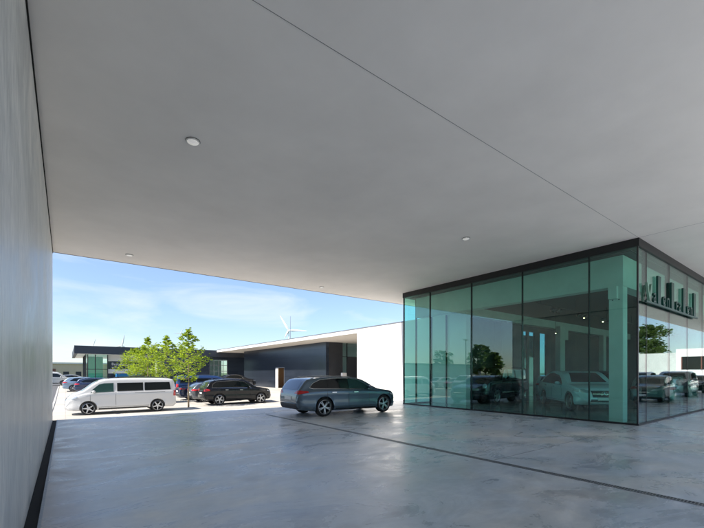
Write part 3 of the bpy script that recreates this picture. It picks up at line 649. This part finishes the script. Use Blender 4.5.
SPEC['van'] = dict(L=5.14, top=[(0, .6), (.02, 1.1), (.06, 1.55), (.16, 1.78), (.4, 1.85), (2, 1.88), (3.3, 1.86), (3.65, 1.79), (3.95, 1.62), (4.35, 1.3), (4.5, 1.2), (4.8, 1.08), (5.0, .94), (5.1, .78), (5.14, .5)],
    belt=[(0, .56), (.05, 1.0), (.2, 1.16), (3.6, 1.14), (4.3, 1.08), (4.8, .93), (5.14, .46)], bot=[(0, .38), (.15, .26), (4.6, .22), (5.0, .24), (5.14, .32)],
    plan=[(0, .82), (.05, .9), (.25, .95), (4.2, .96), (4.7, .9), (4.95, .78), (5.14, .6)], k=.15, rr=.13, ax=(.98, 4.18), wr=.34,
    side=[[(.3, 1.22), (1.62, 1.2), (1.62, 1.63), (.36, 1.64)], [(1.7, 1.2), (2.92, 1.18), (2.92, 1.62), (1.7, 1.63)], [(3.08, 1.17), (4.08, 1.13), (4.0, 1.3), (3.72, 1.55), (3.5, 1.61), (3.08, 1.62)]],
    ws=[(-.76, 1.22), (.76, 1.22), (.66, 1.75), (-.66, 1.75)], rw=[(-.7, 1.2), (.7, 1.2), (.64, 1.68), (-.64, 1.68)],
    head=[(.5, .74), (.75, .8), (.75, .9), (.56, .86)], headside=[(4.62, .88), (4.95, .8), (4.95, .88), (4.66, 1.0)],
    tail=[(.78, .86), (.895, .86), (.885, 1.16), (.78, 1.16)], tailside=[(.05, .86), (.17, .86), (.15, 1.16), (.05, 1.16)], grille=[(-.42, .62), (.42, .62), (.46, .84), (-.46, .84)], rails=True, seams=(2.98, 4.1), handles=((2.75, .98), (3.3, .98)), sliderail=True)
SPEC['sedan'] = dict(SPEC['estate'], L=4.6, top=[(0, .66), (.02, .88), (.08, 1.0), (.6, 1.05), (1.0, 1.2), (1.45, 1.37), (2.0, 1.42), (2.5, 1.4), (2.8, 1.32), (3.25, 1.1), (3.5, .98), (3.7, .95), (4.1, .9), (4.4, .81), (4.54, .69), (4.6, .52)],
    belt=[(0, .58), (.06, .86), (.3, .94), (1, .95), (2.5, .93), (3.4, .89), (4.1, .83), (4.45, .67), (4.6, .46)], plan=[(0, .68), (.06, .79), (.3, .87), (1.1, .9), (3.5, .9), (4.05, .88), (4.35, .79), (4.52, .65), (4.6, .52)],
    bot=[(0, .42), (.1, .28), (.6, .2), (4.0, .18), (4.45, .2), (4.6, .3)], ax=(1.02, 3.80), side=[[(1.0, 1.03), (1.95, .985), (1.95, 1.33), (1.55, 1.31), (1.25, 1.19)], [(2.02, .985), (3.0, .965), (2.8, 1.13), (2.5, 1.28), (2.02, 1.33)]],
    rw=[(-.58, 1.08), (.58, 1.08), (.5, 1.33), (-.5, 1.33)], ws=[(-.66, 1.0), (.66, 1.0), (.5, 1.34), (-.5, 1.34)], headside=[(4.12, .74), (4.4, .66), (4.4, .75), (4.12, .79)], dlo=[(.94, 1.03), (3.05, .955), (2.82, 1.145), (2.51, 1.3), (1.98, 1.35), (1.53, 1.325), (1.22, 1.2)], rails=False, seams=(1.2, 1.98, 3.03))
SPEC['hatch'] = dict(SPEC['estate'], L=4.3, top=[(0, .6), (.02, .85), (.08, 1.02), (.25, 1.2), (.5, 1.38), (.9, 1.43), (1.6, 1.46), (2.1, 1.43), (2.5, 1.33), (2.95, 1.12), (3.2, 1.0), (3.4, .96), (3.8, .9), (4.1, .81), (4.24, .69), (4.3, .52)],
    belt=[(0, .56), (.06, .86), (.3, .96), (2.3, .95), (3.2, .9), (3.8, .83), (4.15, .67), (4.3, .46)], plan=[(0, .7), (.06, .8), (.3, .86), (1.0, .89), (3.2, .89), (3.75, .87), (4.05, .79), (4.22, .65), (4.3, .52)],
    bot=[(0, .42), (.1, .28), (.6, .2), (3.7, .18), (4.15, .2), (4.3, .3)], ax=(.85, 3.52), wr=.325, side=[[(.62, 1.05), (1.6, 1.0), (1.6, 1.34), (.95, 1.3)], [(1.68, .995), (2.7, .97), (2.5, 1.14), (2.25, 1.28), (1.68, 1.34)]],
    headside=[(3.82, .74), (4.1, .66), (4.1, .75), (3.82, .79)], dlo=[(.56, 1.05), (2.75, .96), (2.52, 1.155), (2.26, 1.3), (1.65, 1.36), (.93, 1.32)], rails=False, seams=(.95, 1.64, 2.74), handles=((1.2, .87), (1.85, .86)))
SPEC['offroad'] = dict(SPEC['suv'], L=4.6, top=[(0, .9), (.01, 1.4), (.04, 1.84), (.15, 1.9), (2.4, 1.92), (2.75, 1.88), (3.1, 1.42), (3.2, 1.24), (4.3, 1.18), (4.5, 1.12), (4.58, .95), (4.6, .7)],
    belt=[(0, .86), (.02, 1.1), (.1, 1.16), (3.2, 1.15), (4.4, 1.08), (4.6, .64)], bot=[(0, .55), (.1, .46), (.6, .4), (4.1, .38), (4.5, .42), (4.6, .5)], plan=[(0, .84), (.04, .87), (4.4, .87), (4.5, .85), (4.6, .8)], k=.1, rr=.05,
    ax=(.85, 3.75), wr=.4, side=[[(.25, 1.26), (1.2, 1.26), (1.2, 1.74), (.25, 1.74)], [(1.28, 1.26), (2.1, 1.26), (2.1, 1.74), (1.28, 1.74)], [(2.18, 1.26), (2.88, 1.26), (2.68, 1.74), (2.18, 1.74)]],
    ws=[(-.68, 1.36), (.68, 1.36), (.64, 1.78), (-.64, 1.78)], rw=[(-.5, 1.28), (.5, 1.28), (.5, 1.7), (-.5, 1.7)], headside=None, head=[(.58 + .12 * math.cos(i * .5236), .93 + .12 * math.sin(i * .5236)) for i in range(12)],
    tail=[(.62, .7), (.8, .7), (.8, .85), (.62, .85)], tailside=None, grille=[(-.42, .8), (.42, .8), (.42, 1.06), (-.42, 1.06)], rails=False, seams=(1.24, 2.14, 2.95), handles=((1.35, 1.05), (2.25, 1.05)))

BODY = {}
def section(sp, s, n_top=7):
    zt = smooth_interp(sp['top'], s); zb = interp(sp['bot'], s); w_ = smooth_interp(sp['plan'], s); zs = min(smooth_interp(sp['belt'], s), zt - .05)
    zb = min(zb, zs - .08); h = zt - zs; k = sp['k']
    P = [(0, zb), (w_ * .55, zb), (w_ - .12, zb), (w_ - .05, zb + .025), (w_ - .015, zb + .09)]
    lo, hi = zb + .14, zs - .06
    if hi > lo:
        P += [(w_ + .006, lo + (hi - lo) * .1), (w_ - .016, lo + (hi - lo) * .38), (w_ - .006, lo + (hi - lo) * .78), (w_ + .008, hi)]
    else:
        P += [(w_, zb + .09 + (zs - .02 - zb - .09) * t_) for t_ in (.25, .5, .75, 1)]
    P.append((w_ - .018, zs))
    rr = min(sp['rr'], h * .55); y0 = w_ - .035
    for t_ in (.15, .5, .85, 1): zz = zs + (h - rr) * t_; P.append((y0 - (zz - zs) * k, zz))
    yc = y0 - (h - rr) * k
    for a in (30, 60, 90): P.append((yc - rr * (1 - math.cos(R(a))) * 1.1, zt - rr + rr * math.sin(R(a)) - (.012 if a == 90 else 0)))
    ye = yc - rr * 1.1
    for t_ in (.7, .35, 0): P.append((max(ye, .05) * t_, zt - .012 + .012 * (1 - t_ * t_) + .01 * (1 - t_ * t_)))
    return P
def make_body(kind):
    sp = SPEC[kind]; L = sp['L']
    st = sorted(set([0, .008, .02, .04, .07, .11, .16, .22, .3] + [.3 + (L - .65) * i / 34 for i in range(35)] + [L - d for d in (.3, .24, .18, .13, .09, .06, .035, .018, .006, 0)]))
    bm = bmesh.new(); rings = []
    for s in st:
        P = section(sp, s); ring = [bm.verts.new((s - L / 2, y, z)) for y, z in P]; ring += [bm.verts.new((s - L / 2, -y, z)) for y, z in P[-2:0:-1]]
        rings.append(ring)
    n = len(rings[0])
    for a, b_ in zip(rings[:-1], rings[1:]):
        for i in range(n): bm.faces.new((a[i], b_[i], b_[(i + 1) % n], a[(i + 1) % n]))
    bm.faces.new(rings[0]); bm.faces.new(rings[-1][::-1])
    bmesh.ops.recalc_face_normals(bm, faces=bm.faces)
    bvh = BVHTree.FromBMesh(bm)
    me = bpy.data.meshes.new('body'); bm.to_mesh(me); bm.free(); me.materials.append(M['trim']); me.materials.append(M['trim'])
    o = bpy.data.objects.new('tmp_body', me); COL.objects.link(o)
    # wheel wells cut out of the body
    cb = bmesh.new()
    for ax in sp['ax']:
        for s_ in (1, -1):
            wmax = max(p[1] for p in sp['plan'])
            tube(cb, (ax - L / 2, s_ * (wmax - .32), sp['wr'] + .01), (ax - L / 2, s_ * (wmax + .2), sp['wr'] + .01), sp['wr'] + .04, sp['wr'] + .04, 40)
    cm = bpy.data.meshes.new('cut'); cb.to_mesh(cm); cb.free(); cm.materials.append(M['trim']); cm.materials.append(M['trim'])
    cm.polygons.foreach_set('material_index', [1] * len(cm.polygons))
    co = bpy.data.objects.new('tmp_cut', cm); COL.objects.link(co)
    md = o.modifiers.new('b', 'BOOLEAN'); md.object = co; md.operation = 'DIFFERENCE'; md.solver = 'EXACT'; md.material_mode = 'INDEX'
    dg = bpy.context.evaluated_depsgraph_get(); res = bpy.data.meshes.new_from_object(o.evaluated_get(dg)); res.name = 'body_' + kind
    bpy.data.objects.remove(o); bpy.data.objects.remove(co)
    res.polygons.foreach_set('use_smooth', [True] * len(res.polygons)); res.set_sharp_from_angle(angle=R(38))
    BODY[kind] = (res, bvh)
def clip_cell(poly, x0, x1, y0, y1):
    def cut(pl, f, inter):
        o = []
        for i in range(len(pl)):
            a, b_ = pl[i - 1], pl[i]
            fa, fb = f(a), f(b_)
            if fb: 
                if not fa: o.append(inter(a, b_))
                o.append(b_)
            elif fa: o.append(inter(a, b_))
        return o
    ix = lambda c: (lambda a, b_: (c, a[1] + (b_[1] - a[1]) * (c - a[0]) / (b_[0] - a[0])))
    iy = lambda c: (lambda a, b_: (a[0] + (b_[0] - a[0]) * (c - a[1]) / (b_[1] - a[1]), c))
    for f, it in ((lambda p: p[0] >= x0, ix(x0)), (lambda p: p[0] <= x1, ix(x1)), (lambda p: p[1] >= y0, iy(y0)), (lambda p: p[1] <= y1, iy(y1))):
        if not poly: return []
        poly = cut(poly, f, it)
    return poly
def decal(bm, bvh, poly, mode, lift=.006, cell=.07):
    """a panel shaped by poly that follows the bodywork; mode: side +1/-1, 'front', 'rear'"""
    xs = [p[0] for p in poly]; ys = [p[1] for p in poly]; cache = {}
    def vert(u, v):
        key = (round(u, 4), round(v, 4))
        if key in cache: return cache[key]
        if mode in (1, -1): o, d = Vector((u, 3 * mode, v)), Vector((0, -mode, 0))
        elif mode == 'front': o, d = Vector((5, u, v)), Vector((-1, 0, 0))
        else: o, d = Vector((-5, u, v)), Vector((1, 0, 0))
        hit, nrm, _, _ = bvh.ray_cast(o, d)
        cache[key] = None if hit is None else bm.verts.new(hit - d * lift * .6 + nrm * lift * .8)
        return cache[key]
    faces = []
    i0, i1 = math.floor(min(xs) / cell), math.ceil(max(xs) / cell); j0, j1 = math.floor(min(ys) / cell), math.ceil(max(ys) / cell)
    for i in range(i0, i1):
        for j in range(j0, j1):
            c_ = clip_cell(list(poly), i * cell, (i + 1) * cell, j * cell, (j + 1) * cell)
            vs_ = []
            for p in c_:
                v = vert(*p)
                if v is not None and v not in vs_: vs_.append(v)
            if len(vs_) >= 3:
                try: faces.append(bm.faces.new(vs_))
                except ValueError: pass
    fs = set(faces); be = [e for f in faces for e in f.edges if sum(1 for g in e.link_faces if g in fs) == 1]
    be = list(set(be)); d = {1: Vector((0, -1, 0)), -1: Vector((0, 1, 0)), 'front': Vector((-1, 0, 0)), 'rear': Vector((1, 0, 0))}[mode]
    ext = bmesh.ops.extrude_edge_only(bm, edges=be)
    for v in [g for g in ext['geom'] if isinstance(g, bmesh.types.BMVert)]: v.co += d * (lift + .01)
def shift(poly, L): return [(a - L / 2, b_) for a, b_ in poly]
def grow(poly, g):
    cx = sum(p[0] for p in poly) / len(poly); cy_ = sum(p[1] for p in poly) / len(poly); out_ = []
    xs = [p[0] for p in poly]; ys = [p[1] for p in poly]; wx, wy = (max(xs) - min(xs)) / 2, (max(ys) - min(ys)) / 2
    return [(cx + (p[0] - cx) * (1 + g / wx), cy_ + (p[1] - cy_) * (1 + g / wy)) for p in poly]
MESH = {}
def wheel_meshes(wr, style):
    key = (wr, style)
    if key in MESH: return MESH[key]
    b = bmesh.new(); w2 = .115
    lathe(b, [(wr * .72, -w2 * .9), (wr * .9, -w2), (wr * .985, -w2 * .78), (wr, -w2 * .5), (wr, w2 * .5), (wr * .985, w2 * .78), (wr * .9, w2), (wr * .74, w2 * .9)], 36, 'Y', closed=False)
    lathe(b, [(wr * .74, -w2 * .4), (.001, -w2 * .4)], 36, 'Y', closed=False)
    t_ = bpy.data.meshes.new('tyre'); b.to_mesh(t_); b.free(); t_.materials.append(M['rubber'])
    b = bmesh.new(); ro = wr * .76
    lathe(b, [(ro, w2 * .92), (ro * .95, w2 * .97), (ro * .9, w2 * .8), (ro * .88, w2 * .1)], 36, 'Y', closed=False)
    lathe(b, [(ro * .24, w2 * .3), (ro * .22, w2 * .86), (ro * .15, w2 * .92), (.002, w2 * .92)], 20, 'Y', closed=False)
    ns = 10 if style == 'multi' else 5
    for i in range(ns):
        a = 2 * math.pi * i / ns
        for off in ((-.13, .13) if style == 'twin' else (0,)):
            a0, a1 = a + off * 1.5, a + off
            wd0, wd1 = (ro * .06, ro * .045) if style != 'star' else (ro * .15, ro * .075)
            p0 = Vector((math.cos(a0) * ro * .18, 0, math.sin(a0) * ro * .18)); p1 = Vector((math.cos(a1) * ro * .93, 0, math.sin(a1) * ro * .93))
            t__ = (p1 - p0).normalized(); s = Vector((-t__.z, 0, t__.x)); q = []
            for p, wd, ya, yb in ((p0, wd0, w2 * .55, w2 * .88), (p1, wd1, w2 * .5, w2 * .9)):
                q.append([b.verts.new(p + s * wd * sx + Vector((0, yy, 0))) for sx, yy in ((-1, ya), (1, ya), (1, yb), (-1, yb))])
            for k in range(4): b.faces.new((q[0][k], q[0][(k + 1) % 4], q[1][(k + 1) % 4], q[1][k]))
    bmesh.ops.recalc_face_normals(b, faces=b.faces)
    r_ = bpy.data.meshes.new('rim'); b.to_mesh(r_); b.free(); r_.materials.append(M['rim'])
    for m_ in (t_, r_): m_.polygons.foreach_set('use_smooth', [True] * len(m_.polygons)); m_.set_sharp_from_angle(angle=R(35))
    MESH[key] = (t_, r_); return MESH[key]
def star(bm, r_, o, n=28):
    """three-pointed star in a ring, facing +X at o"""
    for i in range(n):
        a0, a1 = 2 * math.pi * i / n, 2 * math.pi * (i + 1) / n
        tube(bm, Vector((0, math.cos(a0) * r_, math.sin(a0) * r_)) + o, Vector((0, math.cos(a1) * r_, math.sin(a1) * r_)) + o, r_ * .09, r_ * .09, 5)
    for i in range(3):
        a = math.pi / 2 + i * 2 * math.pi / 3; tube(bm, o, Vector((0, math.cos(a) * r_, math.sin(a) * r_)) + o, r_ * .17, r_ * .03, 5)
def car(name, kind, label, cat, col, pos, head, group=None, rims='twin', glass='autoglass', detail=True, z=None, emblem=False, sidewin=True, pitch=0.0):
    sp = SPEC[kind]; L = sp['L']
    if kind not in BODY: make_body(kind)
    bme, bvh = BODY[kind]
    e = empty(name, (pos[0], pos[1], terrain(*pos) if z is None else z)); tag(e, label, cat, group)
    e.rotation_euler = (0, pitch, R(head))
    me = bme.copy(); me.materials.clear(); me.materials.append(col); me.materials.append(M['trim'])
    bo = bpy.data.objects.new('body', me); COL.objects.link(bo); bo.parent = e
    wmax = max(p[1] for p in sp['plan'])
    def part(nm, fn, m_, parent=e, smooth=True):
        key = (kind, nm, fn.__code__.co_firstlineno, str(fn.__defaults__))
        if key in MESH: 
            me_ = MESH[key].copy(); me_.materials.clear(); me_.materials.append(m_)
        else:
            b = bmesh.new(); fn(b); me_ = bpy.data.meshes.new(nm); b.to_mesh(me_); b.free()
            me_.materials.append(m_)
            if smooth: me_.polygons.foreach_set('use_smooth', [True] * len(me_.polygons)); me_.set_sharp_from_angle(angle=R(40))
            MESH[key] = me_
        o = bpy.data.objects.new(nm, me_); COL.objects.link(o); o.parent = parent; return o
    for sgn in (1, -1):
        if sidewin or not sidewin:
            wins = sp['side'] if sidewin else sp['side'][-1:]
            if sp.get('dlo') and sidewin and kind not in ('van', 'offroad'):
                if detail: part('window_trim', lambda b, s=sgn: decal(b, bvh, shift(grow(sp['dlo'], .018), L), s, .0025), M['chrome'])
                part('pillar_trim', lambda b, s=sgn: decal(b, bvh, shift(sp['dlo'], L), s, .0055), M['pillar'])
            for i, p in enumerate(wins):
                part('side_window', lambda b, s=sgn, p=tuple(p): decal(b, bvh, shift(p, L), s, .009), M[glass] if i == len(wins) - 1 else M['autoglass'])
        # door gaps
        if detail:
            def gaps(b, s=sgn):
                for x in sp['seams']:
                    zb = interp(sp['bot'], x) + .14; zt = interp(sp['belt'], x)
                    decal(b, bvh, shift([(x - .006, zb), (x + .006, zb), (x + .006, zt), (x - .006, zt)], L), s, .0025, .1)
                x0, x1 = sp['seams'][0], sp['seams'][-1]; zb = interp(sp['bot'], 2) + .15
                decal(b, bvh, shift([(sp['ax'][0] + sp['wr'] + .08, zb - .012), (sp['ax'][1] - sp['wr'] - .08, zb - .012), (sp['ax'][1] - sp['wr'] - .08, zb), (sp['ax'][0] + sp['wr'] + .08, zb)], L), s, .0025, .2)
                if sp.get('sliderail'): decal(b, bvh, shift([(.6, 1.09), (2.1, 1.08), (2.1, 1.095), (.6, 1.105)], L), s, .004, .1)
            part('door_gap', gaps, M['trim'])
            part('sill_trim', lambda b, s=sgn: decal(b, bvh, shift([(sp['ax'][0] + sp['wr'] + .1, interp(sp['bot'], 2) + .02), (sp['ax'][1] - sp['wr'] - .1, interp(sp['bot'], 2) + .02), (sp['ax'][1] - sp['wr'] - .1, interp(sp['bot'], 2) + .085), (sp['ax'][0] + sp['wr'] + .1, interp(sp['bot'], 2) + .085)], L), s, .006, .3), M['trim'])
            for hx, hz in sp['handles']:
                part('door_handle', lambda b, s=sgn, hx=hx, hz=hz: box(b, hx - L / 2, hx - L / 2 + .2, s * (wmax - .01) - .0, s * (wmax + .035), hz, hz + .028), M['chrome'] if kind != 'van' else col)
        # mirror
        mxx = sp['side'][-1][1][0] - .12 - L / 2; mz = sp['side'][-1][1][1]
        def mirror(b, s=sgn):
            mt = Matrix.Translation((mxx, s * (wmax + .1), mz + .06)) @ Matrix.Rotation(s * R(-8), 4, 'Z')
            bmesh.ops.create_icosphere(b, subdivisions=2, radius=1, matrix=mt @ Matrix.Diagonal((.085, .115, .075, 1)))
            box(b, mxx - .03, mxx + .04, min(s * (wmax - .06), s * (wmax + .06)), max(s * (wmax - .06), s * (wmax + .06)), mz - .0, mz + .03)
        part('door_mirror', mirror, col)
        part('headlight', lambda b, s=sgn: (decal(b, bvh, [(s * a, c_) for a, c_ in sp['head']][::s], 'front', .006, .05), decal(b, bvh, shift(sp['headside'], L), s, .007, .05) if sp['headside'] else None), M['lens'])
        part('tail_light', lambda b, s=sgn: (decal(b, bvh, [(s * a, c_) for a, c_ in sp['tail']][::s], 'rear', .006, .05), decal(b, bvh, shift(sp['tailside'], L), s, .007, .05) if sp['tailside'] else None), M['red'])
    part('windscreen', lambda b: decal(b, bvh, sp['ws'], 'front', .006), M[glass])
    part('rear_window', lambda b: decal(b, bvh, sp['rw'], 'rear', .006), M['autoglass_sky'])
    gp = part('grille', lambda b: decal(b, bvh, sp['grille'], 'front', .006), M['trim'])
    gz0, gz1 = sp['grille'][0][1], sp['grille'][2][1]
    part('lower_intake', lambda b: decal(b, bvh, [(-.55, gz0 - .2), (.55, gz0 - .2), (.5, gz0 - .08), (-.5, gz0 - .08)], 'front', .006), M['trim'])
    if detail:
        part('rear_bumper_trim', lambda b: decal(b, bvh, [(-.68, interp(sp['bot'], .3) + .05), (.68, interp(sp['bot'], .3) + .05), (.62, interp(sp['bot'], 0) + .07), (-.62, interp(sp['bot'], 0) + .07)], 'rear', .006), M['trim'])
        part('grille_bar', lambda b: decal(b, bvh, [(-.42, (gz0 + gz1) / 2 - .014), (.42, (gz0 + gz1) / 2 - .014), (.42, (gz0 + gz1) / 2 + .014), (-.42, (gz0 + gz1) / 2 + .014)], 'front', .016), M['chrome'])
    h = bvh.ray_cast(Vector((5, 0, (gz0 + gz1) / 2)), Vector((-1, 0, 0)))[0]
    if emblem: part('emblem', lambda b: star(b, .1, Vector((h.x + .025, 0, (gz0 + gz1) / 2))), M['chrome'])
    pz = gz0 - .06
    hp = max(bvh.ray_cast(Vector((5, y_, pz + d_)), Vector((-1, 0, 0)))[0].x for y_ in (0, .25) for d_ in (-.05, .05))
    part('number_plate', lambda b: box(b, hp - .012, hp + .01, -.26, .26, pz - .055, pz + .055), M['plate'], smooth=False)
    pr = interp(sp['belt'], .1) - (.16 if kind != 'van' else .2)
    hr = min(bvh.ray_cast(Vector((-5, y_, pr + d_)), Vector((1, 0, 0)))[0].x for y_ in (0, .25) for d_ in (-.05, .05))
    part('number_plate', lambda b: box(b, hr - .01, hr + .012, -.26, .26, pr - .055, pr + .055), M['plate'], smooth=False)
    if sp['rails'] and detail:
        for sgn in (1, -1):
            def rail(b, s=sgn):
                pts = []
                for i in range(13):
                    x = sp['side'][0][0][0] + .1 + (sp['side'][-1][0][0] + .35 - sp['side'][0][0][0] - .1) * i / 12 - L / 2
                    h_ = bvh.ray_cast(Vector((x, s * (wmax - .29), 4)), Vector((0, 0, -1)))[0]; pts.append(h_ + Vector((0, 0, .0 if i in (0, 12) else .03)))
                for a, c_ in zip(pts[:-1], pts[1:]): tube(b, a, c_, .014, .014, 6)
            part('roof_rail', rail, M['chrome'] if kind != 'van' else M['trim'])
    tm, rm = wheel_meshes(sp['wr'], rims)
    for ax in sp['ax']:
        for sgn in (1, -1):
            wo = bpy.data.objects.new('wheel', tm); COL.objects.link(wo); wo.parent = e; wo.location = (ax - L / 2, sgn * (wmax - .135), sp['wr'] - .003)
            wo.rotation_euler = (0, 0.3 * ax, 0 if sgn > 0 else math.pi)
            ro = bpy.data.objects.new('rim', rm); COL.objects.link(ro); ro.parent = wo
    return e

P_blue = paint('steel_blue_metallic', (.085, .13, .17), .45, .22)
P_white = paint('white_paint', (.6, .6, .59), 0, .3)
P_black = mat('black_car_paint', (.007, .008, .010), .22, 0, coat=.35, spec=.3)
P_grey = paint('grey_metallic', (.14, .15, .165), .6, .3)
P_silver = paint('silver_metallic', (.42, .44, .46), .65, .32)
P_navy = paint('navy_metallic', (.02, .035, .085), .4, .3)
P_blue2 = paint('blue_van_paint', (.015, .05, .16), .2, .3)
P_ice = paint('ice_blue_metallic', (.62, .74, .8), .08, .3)
P_dgrey = paint('dark_grey_metallic', (.035, .037, .04), .4, .3)
P_gblack = paint('gloss_black', (.01, .012, .014), .1, .25)
P_red = paint('red_paint', (.45, .02, .015), .1, .3)
P_lblue = paint('pale_blue_paint', (.3, .4, .5), .4, .3)

G_L = 'cars in the parking lot'
car('estate_car', 'estate', 'steel blue metallic estate car parked alone on the covered concrete floor', 'car', P_blue, (8.9, 12.6), -1.2, None, 'twin', 'autoglass_highlight', z=.003)
car('passenger_van', 'van', 'white passenger van with dark rear windows at the front of the lot', 'van', P_white, (2.54, 24.55), 180, G_L, 'star', 'autoglass_highlight')
car('suv', 'suv', 'black suv with chrome window trim parked right of the tallest young tree', 'car', P_black, (9.68, 26.6), -1, G_L, 'twin')
car('hatchback', 'hatch', 'grey hatchback parked directly behind the black suv', 'car', P_grey, (9.45, 29.7), 0, G_L, 'multi')
car('sedan', 'sedan', 'dark blue sedan parked between grey hatchback and blue van', 'car', P_navy, (9.4, 32.6), 0, G_L, 'multi')
car('passenger_van', 'van', 'dark blue passenger van parked furthest in the row behind the young tree', 'van', P_blue2, (10.1, 35.8), 0, G_L, 'multi')
car('estate_car', 'estate', 'dark blue estate car with bright side windows at the left of the lot', 'car', P_navy, (3.0, 44.6), 0, G_L, 'multi')
car('hatchback', 'hatch', 'small pale blue hatchback, leftmost of the parked cars by the road', 'car', P_lblue, (1.9, 48.4), 0, G_L, 'multi')
car('passenger_van', 'van', 'silver people carrier half hidden behind the bonnet of the white van', 'van', P_silver, (3.5, 30.6), 180, G_L, 'multi')
car('sedan', 'sedan', 'low black sedan parked left before the dark metal cladding', 'car', P_gblack, (12.6, 44.3), 0, G_L, 'multi', z=.06)
car('sedan', 'sedan', 'low black sedan parked right before the dark metal cladding', 'car', P_dgrey, (14.9, 41.4), 0, G_L, 'multi', z=.04)
car('suv', 'suv', 'black suv hidden behind the roof of the white van', 'car', P_black, (6.8, 43.5), 0, G_L, 'multi', detail=False)
car('estate_car', 'estate', 'silver estate car glimpsed below the leaves of the young trees', 'car', P_silver, (8.6, 41.2), 180, G_L, 'multi', detail=False)
car('delivery_van', 'van', 'far white delivery van on the road beside the concrete wall edge', 'van', P_white, (-1.9, 66), 0, None, 'multi', sidewin=False)
car('hatchback', 'hatch', 'small silver hatchback beside the far white delivery van', 'car', P_silver, (1.2, 70), 0, None, 'multi', detail=False)

G_S = 'show cars behind the glass'
car('coupe_suv', 'coupe_suv', 'silver coupe suv seen three-quarter through the green glass', 'car', P_ice, (18.75, 7.75), 225, G_S, 'twin', z=.008, emblem=True)
car('suv', 'suv', 'dark grey suv facing the glass with a star emblem on its grille', 'car', P_dgrey, (24.3, 8.75), 199, G_S, 'twin', z=.008, emblem=True)
car('off_road_vehicle', 'offroad', 'boxy black off-road vehicle with round headlights behind the left glass panes', 'car', P_gblack, (19.25, 12.25), 186, G_S, 'star', z=.008)
car('hatchback', 'hatch', 'pale hatchback seen from behind between off-road vehicle and silver coupe suv', 'car', P_ice, (25.6, 12.0), 20, G_S, 'multi', z=.008)
car('estate_car', 'estate', 'pale grey estate car behind the concrete corner column', 'car', P_silver, (23.7, 5.72), 0, G_S, 'multi', z=.008)

G_M = 'cars on the right-hand forecourt'
for i, (k, c_, x, y, l, z_) in enumerate([('hatch', P_dgrey, 27.2, .75, 'dark grey hatchback, nearest of the cars mirrored in the right-hand glass', 0), ('suv', P_silver, 34.5, .3, 'silver suv mirrored in the right-hand glass, second in line', 0), ('sedan', P_gblack, 42.0, -.2, 'black sedan mirrored in the right-hand glass, third in line', 0),
                                          ('van', P_white, 37, -4.6, 'white van mirrored behind the dark grey hatchback', -.012), ('suv', P_silver, 46, -5, 'silver suv mirrored in the back row of the right-hand glass', -.012), ('estate', P_white, 55, -6, 'white estate car mirrored in the back row of the right-hand glass', -.012)]):
    car({'hatch': 'hatchback', 'suv': 'suv', 'sedan': 'sedan', 'van': 'passenger_van', 'estate': 'estate_car'}[k], k, l, 'van' if k == 'van' else 'car', c_, (x, y), 176, G_M, 'multi', z=z_)
G_R = 'cars west of the road'
for k, c_, x, y, h_, l in [('hatch', P_red, -15, 33, 0, 'red hatchback mirrored low in the left-hand glass'), ('van', P_white, -13.5, 30, 0, 'white van mirrored beside the red hatchback'), ('estate', P_white, -16, 37, 0, 'white estate car mirrored right of the red hatchback')]:
    car({'hatch': 'hatchback', 'van': 'passenger_van', 'estate': 'estate_car'}[k], k, l, 'van' if k == 'van' else 'car', c_, (x, y), h_, G_R, 'multi', detail=False)
